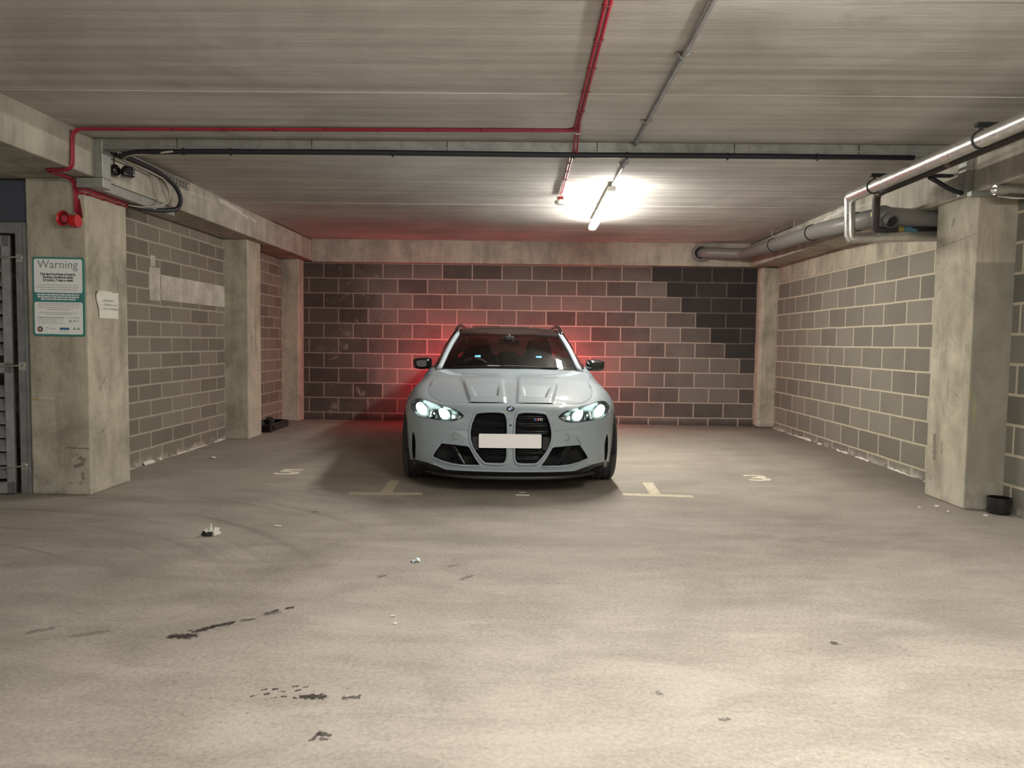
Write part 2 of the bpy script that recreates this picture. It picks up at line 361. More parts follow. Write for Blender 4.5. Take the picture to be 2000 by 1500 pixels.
STAINS = [(-1.42, 2.86, -1.345, 2.875, .020, .95, OIL), (-1.385, 2.92, -1.37, 2.925, .010, .8, OIL), (-1.36, 2.91, -1.31, 2.96, .016, .95, OIL), (-1.30, 2.97, -1.245, 3.01, .012, .95, OIL),
          (-1.21, 3.04, -1.17, 3.06, .009, .7, OIL), (-1.13, 3.13, -1.10, 3.15, .018, .9, OIL), (-1.063, 3.195, -1.045, 3.205, .011, .9, OIL),
          (-.75, 2.385, -.675, 2.392, .014, .95, OIL), (-0.920, 2.385, -0.908, 2.389, .0045, .9, OIL), (-0.880, 2.400, -0.868, 2.404, .0045, .9, OIL), (-0.860, 2.435, -0.848, 2.439, .0045, .9, OIL), (-0.830, 2.420, -0.818, 2.424, .0045, .9, OIL), (-0.815, 2.385, -0.803, 2.389, .0045, .9, OIL), (-0.800, 2.460, -0.788, 2.464, .0045, .9, OIL), (-0.845, 2.375, -0.833, 2.379, .0045, .9, OIL), (-0.780, 2.430, -0.768, 2.434, .0045, .9, OIL), (-0.900, 2.430, -0.888, 2.434, .0045, .9, OIL), (-0.760, 2.455, -0.748, 2.459, .0045, .9, OIL), (-.60, 2.385, -.555, 2.395, .010, .8, OIL),
          (-.635, 2.125, -.625, 2.155, .008, .8, OIL), (-.62, 2.16, -.59, 2.15, .008, .8, OIL), (-.61, 2.135, -.59, 2.13, .007, .7, OIL), (-.74, 3.66, -.715, 3.67, .014, .6, OIL), (-.31, 3.64, -.27, 3.69, .015, .5, OIL), (-.40, 3.85, -.36, 3.87, .012, .5, OIL),
          (1.29, 2.935, 1.297, 2.937, .014, .8, OIL), (-2.02, 2.87, -1.96, 2.91, .016, .45, OIL), (-1.83, 2.84, -1.72, 2.9, .014, .35, OIL), (.66, 2.30, .68, 2.31, .010, .6, OIL),
          (.48, 2.47, .49, 2.475, .010, .55, OIL), (-1.49, 5.02, -1.46, 5.03, .014, .6, OIL)]
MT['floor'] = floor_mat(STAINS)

MT['joint'] = flat('joint_shadow_gap', (.05, .045, .04), .9)
MT['galv'] = None
def galvanised(name, col, rough, metal=.75):
    m, nt, b = new_mat(name); n = N(nt); p, x, y, z = n.pos()
    a = n.noise(p, 9, 5, .65, .4)
    n.link(n.mix(n.step(a, .3, .7), tuple(c * .72 for c in col), col), b.inputs['Base Color'])
    b.inputs['Metallic'].default_value = metal; n.link(n.step(a, .3, .7, rough + .12, rough - .06), b.inputs['Roughness'])
    n.bump(n.noise(p, 40, 2, .5), .05, .003, b)
    return m
MT['galv'] = galvanised('galvanised_steel', (.42, .43, .41), .46, .65)
MT['alu'] = galvanised('aluminium_cladding', (.80, .79, .76), .30, .9)
MT['conduit'] = galvanised('steel_conduit', (.50, .50, .52), .40, .8)
MT['steel_grey'] = galvanised('grey_painted_steel', (.27, .275, .285), .5, .25)
MT['panel_blue'] = flat('slate_blue_panel', (.060, .070, .092), .55)
MT['red_cable'] = flat('red_cable_sheath', (.34, .018, .040), .42)
MT['red_plastic'] = flat('red_plastic', (.55, .02, .025), .35)
MT['red_dark'] = flat('dark_red_plastic', (.17, .008, .014), .45)
MT['black'] = flat('matt_black', (.012, .012, .013), .6)
MT['black_gloss'] = flat('gloss_black', (.008, .008, .009), .12, coat=.6)
MT['black_rubber'] = flat('black_rubber', (.018, .018, .019), .72)
MT['black_cable'] = flat('black_cable_sheath', (.014, .015, .022), .5)
MT['beige_cable'] = flat('beige_cable_sheath', (.42, .38, .31), .5)
MT['dark_pipe'] = flat('dark_brown_insulation', (.045, .036, .038), .62)
MT['soil_pipe'] = flat('grey_plastic_pipe', (.20, .195, .185), .38)
MT['white_plastic'] = flat('white_plastic', (.75, .73, .66), .4)
MT['white_print'] = flat('white_sign_face', (.90, .93, .94), .45)
MT['teal'] = flat('teal_print', (.045, .235, .215), .45)
MT['ink_grey'] = flat('grey_print', (.24, .29, .31), .5)
MT['ink_dark'] = flat('dark_print', (.06, .07, .075), .5)
MT['ink_light'] = flat('light_grey_print', (.47, .47, .49), .5)
MT['ink_pink'] = flat('pale_red_print', (.58, .42, .45), .5)
MT['ink_blue'] = flat('blue_print', (.05, .13, .30), .5)
MT['ink_brown'] = flat('brown_print', (.20, .12, .08), .5)
MT['ink_green'] = flat('green_print', (.20, .32, .14), .5)
MT['paper'] = flat('white_paper', (.74, .72, .65), .7)
MT['line_paint'] = None
def worn_paint(name, col):
    m, nt, b = new_mat(name); n = N(nt); p, x, y, z = n.pos()
    w = n.step(n.noise(p, 18, 6, .75), .42, .62)
    n.link(n.mix(n.math('MULTIPLY', w, .55), col, (.36, .32, .26)), b.inputs['Base Color']); b.inputs['Roughness'].default_value = .8
    return m
MT['line_paint'] = worn_paint('worn_line_paint', (.62, .55, .42))
MT['number_paint'] = worn_paint('number_paint', (.78, .72, .58))
MT['tube'] = flat('lit_fluorescent_diffuser', (.9, .9, .85), .4, emit=(1.0, .955, .865), strength=TUBE_POWER)
MT['tube_side'] = flat('lit_diffuser_side', (.9, .9, .85), .4, emit=(1.0, .955, .865), strength=TUBE_POWER * .15)
MT['luminaire'] = flat('white_enamel_steel', (.62, .61, .57), .4)
# ------------------------------------------------------------------ the setting
XL, XR, YB, CEIL = -3.62, 3.68, 10.90, 2.69
def struct(name, bm, mat, label=None, smooth=None):
    o = mesh_obj(name, bm, mat, smooth=smooth); o['kind'] = 'structure'
    if label: o['label'] = label
    return o
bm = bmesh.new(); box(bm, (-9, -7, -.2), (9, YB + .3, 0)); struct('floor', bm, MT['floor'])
# precast ceiling planks, open joints between them
bm = bmesh.new()
J = [-7, -5.2, -4.0, -2.8, -1.6, -.4, .8, 2.0, 3.20, 4.37, 5.52, 6.66, 7.85, 9.09, 10.33, YB + .3]
for i, (a, b_) in enumerate(zip(J, J[1:])):
    dz = [0, .004, -.003, .002, 0][i % 5]
    if a > 9.0: dz = .022
    box(bm, (-9, a + .004, CEIL + dz), (9, b_ - .004, CEIL + .2), bevel=.006, seg=1)
box(bm, (-9, -7, CEIL + .12), (9, YB + .3, CEIL + .25))
struct('ceiling', bm, MT['ceiling'])
bm = bmesh.new(); box(bm, (XL - .3, YB, 0), (XR + .3, YB + .2, CEIL)); struct('wall_back', bm, MT['wall_back'])
bm = bmesh.new(); box(bm, (XL - .2, 5.9, 0), (XL, YB, 2.5)); struct('wall_left', bm, MT['wall_left'])
bm = bmesh.new(); box(bm, (XR, 5.6, 0), (XR + .2, YB, 2.5)); struct('wall_right', bm, MT['wall_right'])
bm = bmesh.new(); box(bm, (3.622, -7, 0), (XR + .2, 5.6, 2.5)); struct('wall_near', bm, MT['wall_near'])
# wall of the room behind the louvred door, left of the bay
bm = bmesh.new(); box(bm, (-9, 7.6, 0), (XL - .2, 7.8, CEIL)); struct('wall_inner', bm, MT['concrete'])
bm = bmesh.new(); box(bm, (-9, 5.46, 0), (-5.06, 5.62, CEIL)); struct('wall_front', bm, MT['concrete'])  # unseen wall, added to keep the space behind the door dark
bm = bmesh.new(); box(bm, (-9.2, -7, 0), (-9, 7.8, CEIL)); struct('wall_outer', bm, MT['concrete'])

def column(name, x0, x1, y0, y1, z1, label, bev=.012, mat='concrete'):
    bm = bmesh.new(); box(bm, (x0, y0, 0), (x1, y1, z1), bevel=bev, seg=2)
    return struct(name, bm, MT[mat], label)
c1 = column('concrete_column', -3.775, -3.32, 5.425, 5.985, 2.40, 'square concrete column carrying the green-edged warning sign', mat='concrete_left')
c2 = column('concrete_column', XL - .05, -3.335, 8.63, 9.06, 2.40, 'slim concrete pilaster halfway along the left block wall')
c3 = column('concrete_column', XL - .05, -3.365, 10.66, 10.95, 2.40, 'concrete pilaster in the far left corner')
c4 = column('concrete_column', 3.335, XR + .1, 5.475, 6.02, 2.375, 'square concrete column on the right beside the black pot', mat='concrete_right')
c5 = column('concrete_column', 3.425, XR + .1, 10.93, 11.0, 2.375, 'narrow concrete nib in the far right corner')
c5.hide_render = False
def beam(name, lo, hi, label):
    bm = bmesh.new(); box(bm, lo, hi, bevel=.012, seg=2); return struct(name, bm, MT['concrete_beam'], label)
beam('concrete_beam', (-4.3, -7, 2.40), (-3.22, YB, CEIL + .01), 'long concrete beam above the left wall')
beam('concrete_beam', (3.30, -7, 2.372), (4.3, YB, CEIL + .01), 'long concrete beam above the right wall behind the pipes')
beam('concrete_beam', (-3.22, 10.80, 2.375), (3.30, YB + .05, CEIL + .03), 'concrete beam across the top of the back wall')
# chamfered far-right pilaster in front of the wall end
bm = bmesh.new(); box(bm, (3.425, 10.70, 0), (XR + .05, YB + .02, 2.372), bevel=.05, seg=2)
struct('concrete_column', bm, MT['concrete'], 'chamfered concrete pilaster in the far right corner')
bpy.data.objects.remove(c5)
# cast-in lintel and chased patch in the left wall, blank pale course under the right beam
bm = bmesh.new(); box(bm, (XL - .02, 7.13, 1.585), (XL + .006, 8.76, 1.835), bevel=.004, seg=1); box(bm, (XL - .02, 6.91, 1.57), (XL + .004, 7.12, 1.90), bevel=.02, seg=2); box(bm, (XL - .02, 6.93, 1.90), (XL + .004, 7.03, 2.01), bevel=.02, seg=2)
struct('trim_1', bm, MT['concrete_pale'], 'pale cast concrete lintel set in the left block wall')
bm = bmesh.new(); box(bm, (XR - .006, 6.02, 2.125), (XR + .05, 10.72, 2.372)); struct('trim_2', bm, MT['concrete'], 'blank concrete course above the right block wall')
# mortar squeezed along the foot of the walls
def crumbs(name, a, b_, nrmx, seed, label):
    rnd = random.Random(seed); bm = bmesh.new(); a, b_ = Vector(a), Vector(b_); L = (b_ - a).length; t = 0
    while t < L:
        l = rnd.uniform(.05, .22); h = rnd.uniform(.008, .035); w = rnd.uniform(.01, .035)
        if rnd.random() < .62:
            p = a + (b_ - a).normalized() * t; q = a + (b_ - a).normalized() * min(t + l, L)
            mid = [p + (q - p) * k / 3 for k in range(4)]
            hs = [h * rnd.uniform(.3, 1) for _ in range(4)]
            A = [bm.verts.new(m + Vector((nrmx * w * rnd.uniform(.6, 1.2), 0, 0)) + Vector((0, 0, .001))) for m in mid]
            B = [bm.verts.new(m + Vector((nrmx * .004, 0, hh))) for m, hh in zip(mid, hs)]
            C = [bm.verts.new(m + Vector((-nrmx * .01, 0, 0))) for m in mid]
            for k in range(3):
                bm.faces.new((A[k], A[k + 1], B[k + 1], B[k])); bm.faces.new((B[k], B[k + 1], C[k + 1], C[k]))
        t += l
    o = struct(name, bm, MT['mortar'], label, smooth=60); return o
MT['mortar'] = flat('white_mortar_dross', (.70, .66, .58), .9)
crumbs('baseboard_left', (XL, 6.0, 0), (XL, 8.62, 0), 1, 3, 'white mortar dross along the foot of the left wall')
crumbs('baseboard_right', (XR, 6.05, 0), (XR, 10.68, 0), -1, 5, 'white mortar dross along the foot of the right wall')

# ------------------------------------------------------------------ louvred steel door beside the left column
def door():
    root = empty('door_1', (-3.78, 5.45, 0)); tag(root, 'grey steel louvred door standing ajar left of the column', 'door', kind='structure')
    fr = bmesh.new()
    box(fr, (-.085, -.02, 0), (-.005, .06, 2.07), bevel=.004); box(fr, (-1.3, -.02, 1.985), (-.085, .06, 2.07), bevel=.004)
    box(fr, (-.012, -.035, 0), (0.002, -.015, 2.06))
    mesh_obj('door_frame', fr, MT['steel_grey'], root)
    bm = bmesh.new(); box(bm, (-1.3, .0, 2.075), (-.002, .03, 2.385), bevel=.003); mesh_obj('overpanel', bm, MT['panel_blue'], root)
    # dark room beyond
    lf = empty('door_leaf', (-.112, -.03, 0), math.radians(17), root)
    W_ = .98
    bm = bmesh.new()
    box(bm, (-.058, -.02, .012), (0, .02, 1.965), bevel=.004); box(bm, (-W_, -.02, .012), (-W_ + .085, .02, 1.965), bevel=.004)
    box(bm, (-W_, -.02, 1.88), (0, .02, 1.965), bevel=.003); box(bm, (-W_, -.02, .012), (0, .02, .10), bevel=.003); box(bm, (-W_, -.02, .93), (0, .02, 1.01), bevel=.003)
    mesh_obj('leaf_frame', bm, MT['steel_grey'], lf)
    for k in range(17):
        z = .135 + k * .104
        if .86 < z < 1.0: continue
        bm = bmesh.new()
        for s in (0,):
            poly(bm, [(-W_ + .08, -.028, z), (-.055, -.028, z), (-.055, .03, z + .078), (-W_ + .08, .03, z + .078)])
            poly(bm, [(-W_ + .08, -.028, z - .006), (-.055, -.028, z - .006), (-.055, -.028, z), (-W_ + .08, -.028, z)])
        mesh_obj('louvre_blade', bm, MT['steel_grey'], lf)
    for z in (.215, .985, 1.80):
        bm = bmesh.new(); tube(bm, [(-.215, -.085, z - .005), (-.10, -.065, z), (-.040, -.05, z + .008)], .007, 8)
        cyl(bm, (-.040, -.065, z + .008), (-.040, -.02, z + .008), .011, n=10); box(bm, (-.075, -.028, z - .03), (-.02, -.018, z + .03))
        mesh_obj('hinge_rod', bm, MT['alu'], root)
door()
# ---- car body shape: every point of the shell is P(u, v); u = metres round the plan outline from the nose, v = height step
OUT=[(0,0),(.2,.004),(.4,.03),(.55,.085),(.68,.17),(.775,.275),(.85,.40),(.90,.55),(.928,.70),(.938,.86),(.932,1.1),(.915,1.35),(.90,1.7),(.898,2.4),(.908,2.9),(.935,3.3),(.952,3.66),(.945,3.95),(.91,4.3),(.84,4.55),(.7,4.69),(.45,4.765),(0,4.794)]
def spline(ts,ps,t):
    n=len(ts)
    t=min(max(t,ts[0]),ts[-1]);i=0
    while i<n-2 and t>ts[i+1]: i+=1
    h=ts[i+1]-ts[i];a=(t-ts[i])/h
    def m(k):
        if k==0: return (ps[1]-ps[0])/(ts[1]-ts[0])
        if k==n-1: return (ps[-1]-ps[-2])/(ts[-1]-ts[-2])
        return (ps[k+1]-ps[k-1])/(ts[k+1]-ts[k-1])
    return (2*a**3-3*a*a+1)*ps[i]+(a**3-2*a*a+a)*h*m(i)+(-2*a**3+3*a*a)*ps[i+1]+(a**3-a*a)*h*m(i+1)
UK=[0.0]
for _i in range(1,len(OUT)): UK.append(UK[-1]+math.dist(OUT[_i],OUT[_i-1]))
UMAX=UK[-1]
def base(u):
    a=abs(u);x=spline(UK,[p[0] for p in OUT],a);y=spline(UK,[p[1] for p in OUT],a)
    if a<.06: x=a
    return (math.copysign(x,u),y)
def nrm(u):
    a=abs(u);e=.004
    p=base(max(a-e,0.0));q=base(min(a+e,UMAX))
    tx,ty=q[0]-p[0],q[1]-p[1];l=math.hypot(tx,ty)
    if a<.004 : return (0.0,1.0)
    return ((-ty/l if u>0 else ty/l), tx/l)   # inward normal
def lerp(tab,t):
    return spline([a for a,b in tab],[b for a,b in tab],t)
def lin(tab,t):
    if t<=tab[0][0]: return tab[0][1]
    for (a,b),(c,d) in zip(tab,tab[1:]):
        if t<=c: return b+(d-b)*(t-a)/(c-a)
    return tab[-1][1]
ZB=.15
def zs(y): return lin([(0,.575),(.3,.575),(.6,.605),(.9,.635),(1.3,.68),(1.7,.76),(2.5,.80),(4.0,.82),(4.8,.80)],y)
def inset(u):
    y=base(u)[1];return lin([(0,.13),(.1,.14),(.35,.17),(.7,.21),(1.0,.235),(1.3,.22),(1.65,.14),(2.2,.11),(4.2,.12),(4.8,.10)],y)
ZC=[(0,.66),(.13,.718),(.25,.757),(.45,.808),(.7,.857),(1.0,.903),(1.3,.940),(1.5,.957),(2.2,.985),(3.2,1.0),(4.2,1.02),(4.8,1.02)]
def G(x,y):
    d=lin([(0,.05),(.3,.085),(.6,.05),(.9,.03),(1.4,.03),(2.0,.0),(5,.0)],y)
    return lerp(ZC,y)-d*(abs(x)/.75)**2.4
def xfac(z): return lin([(.10,.955),(.20,.975),(.30,.992),(.42,1.0),(.56,1.0),(.80,.985)],z)
def yz(z):
    o=0
    if z<.30: o+=.05*((.30-z)/.15)**2
    if z>.42: o+=.95*(z-.42)**2
    return o
def uc_(v): return lin([(.25,.607),(.2959,.5822),(.3554,.5528),(.4103,.5257),(.43,.517)],v)
def cheek(a,v):
    t=min(max((uc_(v)-a)/.012,0),1);k=min(max((a-.36)/.12,0),1);f=min(max((.412-v)/.07,0),1)
    return .017*t*t*(3-2*t)*k*f
def P(u,v):
    x,y=base(u);s=zs(y);wf=max(0,1-y/.7)
    if v<=.5: z=ZB+(s-ZB)*v/.5; I=0
    else:
        a=min((v-.5)/.25,1)*math.pi/2
        I=inset(u)*(1-math.cos(a))
        nx,ny=nrm(u);xt,yt=x+nx*inset(u),y+ny*inset(u)
        xt*=xfac(s);yt+=wf*yz(s)
        z1=G(xt,yt);z=s+(z1-s)*math.sin(a)
    nx,ny=nrm(u)
    zz=min(z,s)
    a=abs(u)
    if .34<a<.6 and .25<v<.42: wf_c=cheek(a,v)
    else: wf_c=0.0
    X=(x+nx*I)*xfac(zz);Y=y+ny*I+wf*yz(zz)+wf_c
    return (X,Y,z)
# ------------------------------------------------------------------ the car (own axes: x across, y back from the nose, z up)
def paint():
    m, nt, b = new_mat('grey_metallic_paint'); n = N(nt)
    b.inputs['Base Color'].default_value = (.315, .375, .415, 1); b.inputs['Metallic'].default_value = .0; b.inputs['Specular IOR Level'].default_value = .15
    b.inputs['Roughness'].default_value = .55; b.inputs['Coat Weight'].default_value = 1.0; b.inputs['Coat Roughness'].default_value = .04
    return m
MT['paint'] = paint()
MT['roof'] = flat('black_roof_paint', (.010, .009, .009), .2, coat=.5)
MT['carbon'] = flat('satin_black_trim', (.009, .009, .010), .5)
MT['void'] = flat('dark_recess', (.002, .002, .003), .8)
MT['slat'] = flat('gloss_black_slat', (.004, .005, .008), .22, coat=.1, spec=.3)
MT['chrome'] = flat('chrome', (.75, .75, .76), .12, metal=1.0)
MT['cabin'] = flat('black_leather', (.016, .016, .017), .55)
MT['cabin_light'] = flat('grey_headliner', (.075, .07, .065), .8)
MT['tyre'] = flat('tyre_rubber', (.034, .034, .036), .66)
MT['rim'] = flat('dark_alloy', (.05, .05, .055), .3, metal=.8)
MT['plate'] = flat('blank_white_plate', (.93, .93, .92), .35)
MT['badge_blue'] = flat('badge_blue', (.02, .14, .42), .25, coat=.5)
MT['badge_white'] = flat('badge_white', (.85, .86, .88), .25, coat=.5)
MT['drl'] = flat('lit_headlamp', (.9, 1, .97), .4, emit=(.86, 1.0, .95), strength=9.0)
MT['drl_soft'] = flat('headlamp_reflector_glow', (.7, .8, .78), .3, emit=(.62, .86, .80), strength=.42)  # reflector emits to stand in for the halo around the lamps
MT['tail'] = flat('lit_tail_lamp', (.5, .0, .01), .4, emit=(1.0, .03, .06), strength=82.0)
MT['seat_lit'] = flat('lit_seat_badge', (.2, .6, .9), .4, emit=(.25, .72, 1.0), strength=4.5)
MT['lamp_bowl'] = flat('headlamp_bowl', (.085, .10, .10), .25, metal=.7)
def glass(name, tint, alpha, rough=.0):
    m = bpy.data.materials.new(name); m.use_nodes = True; nt = m.node_tree; nt.nodes.clear()
    o = nt.nodes.new('ShaderNodeOutputMaterial'); mx = nt.nodes.new('ShaderNodeMixShader'); t = nt.nodes.new('ShaderNodeBsdfTransparent'); g = nt.nodes.new('ShaderNodeBsdfGlossy')
    f = nt.nodes.new('ShaderNodeFresnel'); f.inputs[0].default_value = alpha
    t.inputs[0].default_value = (*tint, 1); g.inputs['Roughness'].default_value = rough; g.inputs['Color'].default_value = (1, 1, 1, 1)
    nt.links.new(f.outputs[0], mx.inputs[0]); nt.links.new(t.outputs[0], mx.inputs[1]); nt.links.new(g.outputs[0], mx.inputs[2]); nt.links.new(mx.outputs[0], o.inputs[0])
    return m
MT['screen'] = glass('tinted_windscreen', (.27, .29, .285), 1.42)
MT['lens'] = glass('clear_lamp_lens', (.93, .97, .96), 1.3)

KIDNEY = [(.0511, .5909), (.0795, .6018), (.1312, .6065), (.1953, .604), (.27, .5943), (.2867, .5809), (.3023, .5368), (.3166, .4939), (.3251, .4417), (.3264, .4023), (.3228, .3493), (.3096, .2959), (.2936, .2557), (.2719, .2155), (.2499, .1821), (.2229, .1449), (.2006, .1277), (.1314, .126), (.0567, .1265), (.0352, .1536), (.0276, .1939), (.0256, .321), (.0258, .4657), (.0278, .5103), (.0320, .5462), (.0410, .5711)]
INTAKE = [(.334, .2860), (.4459, .293), (.5752, .2964), (.6215, .2349), (.6677, .1724), (.6363, .1512), (.5672, .1294), (.4828, .1107), (.3903, .1029), (.2440, .1052), (.2930, .1953)]
VENT = [(.9152, .3719), (.932, .33), (.9440, .25), (.950, .198), (.950, .0990), (.9017, .1092), (.8777, .2128), (.8731, .2839), (.8911, .3449)]
HEADLIGHT = [(.3734, .5554), (.407, .5879), (.4645, .6196), (.5096, .6344), (.5995, .6529), (.6886, .6792), (.8321, .6855), (.9588, .6662), (1.03, .6419), (1.0539, .6079), (1.0344, .5766), (.9304, .548), (.8547, .533), (.7457, .5252), (.6234, .5171), (.5264, .512), (.4627, .5139), (.4201, .527)]
LAMP_INNER = [(.6123, .6474), (.6434, .6239), (.6187, .5744), (.5843, .5229), (.5265, .5221), (.5099, .5528), (.5246, .6062), (.5626, .6408)]
LAMP_OUTER = [(.927, .6622), (.9862, .641), (.9982, .612), (.9462, .5803), (.858, .5414), (.7671, .5376), (.7442, .5663), (.7901, .6317)]
def subdiv(L, d=.02):
    out = []
    for a, b in zip(L, L[1:] + L[:1]):
        n = max(1, int(math.dist(a, b) / d))
        out += [(a[0] + (b[0] - a[0]) * k / n, a[1] + (b[1] - a[1]) * k / n) for k in range(n)]
    return out
def roundpoly(L, it=1, k=.2):
    for _ in range(it):
        o = []
        for a, b in zip(L, L[1:] + L[:1]):
            o += [(a[0] * (1 - k) + b[0] * k, a[1] * (1 - k) + b[1] * k), (a[0] * k + b[0] * (1 - k), a[1] * k + b[1] * (1 - k))]
        L = o
    return L
def mirror(L): return [(-a, b) for a, b in L][::-1]
def inside(p, L):
    x, y = p; c = False; j = len(L) - 1
    for i in range(len(L)):
        if (L[i][1] > y) != (L[j][1] > y) and x < (L[j][0] - L[i][0]) * (y - L[i][1]) / (L[j][1] - L[i][1]) + L[i][0]: c = not c
        j = i
    return c
KIDNEY = roundpoly(KIDNEY); INTAKE = roundpoly(INTAKE, 1, .1); VENT = roundpoly(VENT); HEADLIGHT = roundpoly(HEADLIGHT); LAMP_INNER = roundpoly(LAMP_INNER, 2); LAMP_OUTER = roundpoly(LAMP_OUTER, 2)
def u_of_y(y):
    lo, hi = .55, UMAX - .35
    for _ in range(40):
        m = (lo + hi) / 2
        if base(m)[1] < y: lo = m
        else: hi = m
    return (lo + hi) / 2
FA, RA, WR = .81, 3.667, .337
def arch(yc, r):
    out = []
    for k in range(0, 33):
        a = PI * k / 32; y, z = yc - r * math.cos(a), WR + r * math.sin(a)
        s = zs(y); v = (z - ZB) / (s - ZB) * .5 if z <= s else .5 + .25 * math.asin(min((z - s) / max(G(.75, y) - s, .02), 1)) / (PI / 2)
        out.append((u_of_y(y), v))
    return [(out[0][0], -.02)] + out + [(out[-1][0], -.02)]
ARCHF, ARCHR = arch(FA, .362), arch(RA, .366)
U_BUMP, U_DOOR, U_DOOR2, U_QUART, U_REAR = u_of_y(.47), u_of_y(1.50), u_of_y(2.62), u_of_y(3.62), u_of_y(4.28)
LIP = [(0, .047), (.159, .049), (.39, .050), (.5375, .0500), (.611, .0755), (.7271, .0988), (.90, .100)]
def lipv(u):
    a = abs(u)
    if a < .90: return lin(LIP, a)
    if a < UMAX - .9: return lin([(.9, .1), (1.1, .06), (2, .055)], a)
    return .12

car = empty('car', (-.106, 5.65, 0), math.radians(1.98))
tag(car, 'pale grey estate car with lit headlamps and blank white number plate', 'car')

def smst(e0, e1, x):
    t = min(max((x - e0) / (e1 - e0), 0), 1); return t * t * (3 - 2 * t)
def build_shell():
    pts = []; idx = {}; edges = []
    def add(p):
        k = (round(p[0], 4), round(p[1], 4))
        if k not in idx: idx[k] = len(pts); pts.append(k)
        return idx[k]
    def chain(L, closed):
        ids = [add(p) for p in L]
        for a, b in zip(ids, ids[1:] + (ids[:1] if closed else [])):
            if a != b: edges.append((a, b))
    holes = []
    for nm, L in (('kidney', KIDNEY), ('intake', INTAKE), ('vent', VENT), ('headlight', HEADLIGHT)):
        L = subdiv(L, .02)
        for M in (L, mirror(L)): chain(M, True); holes.append((nm, M))
    for L in (ARCHF, ARCHR):
        for M in (L, mirror(L)):
            holes.append(('arch', M)); chain([(a, max(b, 0)) for a, b in (M if M[0][1] < M[1][1] else M[::-1])], True)
    us = [-UMAX + 2 * UMAX * k / 400 for k in range(401)]
    fr = [k * .018 for k in range(-72, 73)]; rest = [s * (1.32 + .06 * k) for s in (-1, 1) for k in range(int((UMAX - 1.32) / .06) + 1)] + [-UMAX, UMAX]
    vv = [0, .02] + [.0667 + .0833 * .25 * k for k in range(0, 22)] + [.5 + .25 * k / 12 for k in range(1, 13)]
    vv = sorted(set(round(min(v, .75), 4) for v in vv))
    bad = [L for _, L in holes]
    def near(p):
        for L in bad:
            for q in L:
                if abs(q[0] - p[0]) < .007 and abs(q[1] - p[1]) < .007: return True
        return False
    for u in fr + rest:
        for v in vv:
            if not near((u, v)): add((u, v))
    for us_ in (U_BUMP, U_DOOR, U_DOOR2, U_QUART, U_REAR):
        for s in (-1, 1): chain([(s * us_, .01 + .74 * k / 40) for k in range(41)], False)
    for s in (-1, 1):
        for o in (.0, .006, .012): chain([(s * (uc_(v) - o), v) for v in [.30 + .11 * k / 12 for k in range(13)]], False)
    chain([(-UMAX, 0), (UMAX, 0)], False); chain([(-UMAX, .75), (UMAX, .75)], False)
    lipu = [-UMAX + 2 * UMAX * k / 360 for k in range(361)]
    chain([(u, lipv(u)) for u in lipu], False)
    for s in (-1, 1): chain([(s * (.62 + .58 * k / 40), .002 + .066 * smst(.62, .78, .62 + .58 * k / 40)) for k in range(41)], False)
    r = delaunay_2d_cdt([Vector(p) for p in pts], edges, [], 0, 1e-5, True)
    V, F = r[0], r[2]
    P3 = [Vector(P(v.x, v.y)) for v in V]
    parts = {}
    for f in F:
        c = (sum(V[i].x for i in f) / 3, sum(V[i].y for i in f) / 3)
        key = None
        for nm, L in holes:
            xs = 0
            if inside(c, L): key = nm; break
        if key in ('kidney', 'intake', 'vent', 'arch'): continue
        s = 'R' if c[0] > 0 else 'L'; a = abs(c[0])
        if key == 'headlight': k = ('lens', s)
        elif .62 < a < 1.20 and c[1] < .002 + .066 * smst(.62, .78, a): continue
        elif c[1] < lipv(c[0]): k = ('lower_skirt', '')
        elif a < U_BUMP: k = ('front_bumper', '')
        elif a < U_DOOR: k = ('front_wing', s)
        elif a < U_DOOR2: k = ('front_door', s)
        elif a < U_QUART: k = ('rear_door', s)
        elif a < U_REAR: k = ('rear_quarter', s)
        else: k = ('rear_bumper', '')
        parts.setdefault(k, []).append(f)
    return P3, parts
P3, SHELL = build_shell()
def from_faces(name, faces, mat, parent):
    bm = bmesh.new(); mp = {}
    for f in faces:
        vs = []
        for i in f:
            if i not in mp: mp[i] = bm.verts.new(P3[i])
            vs.append(mp[i])
        try: bm.faces.new(vs)
        except ValueError: pass
    bmesh.ops.recalc_face_normals(bm, faces=bm.faces)
    return mesh_obj(name, bm, mat, parent, smooth=45)
NAMED = {}
for (nm, s), fs in SHELL.items():
    if nm == 'lens': continue
    NAMED[(nm, s)] = from_faces(nm, fs, MT['carbon'] if nm == 'lower_skirt' else MT['paint'], car)
bumper = NAMED[('front_bumper', '')]

def recess(name, L, depth, wall_mat, back_mat, parent, shrink=.0, wall=True):
    """side wall and back plate of an opening in the nose"""
    for M in (L, mirror(L)):
        L2 = subdiv(M, .02); pts = [Vector(P(*p)) for p in L2]; bm = bmesh.new()
        cx = sum(p.x for p in pts) / len(pts); cz = sum(p.z for p in pts) / len(pts)
        def back(p): return Vector((p.x + (cx - p.x) * shrink, p.y + depth, p.z + (cz - p.z) * shrink))
        A = [bm.verts.new(p) for p in pts]; B = [bm.verts.new(back(p)) for p in pts]; n = len(A)
        for k in range(n): bm.faces.new((A[k], A[(k + 1) % n], B[(k + 1) % n], B[k])).material_index = 0
        c = bm.verts.new(Vector((cx, max(b.co.y for b in B) + .005, cz)))
        for k in range(n): bm.faces.new((B[k], B[(k + 1) % n], c)).material_index = 1
        yield M, pts, mesh_obj(name, bm, [wall_mat, back_mat], parent)
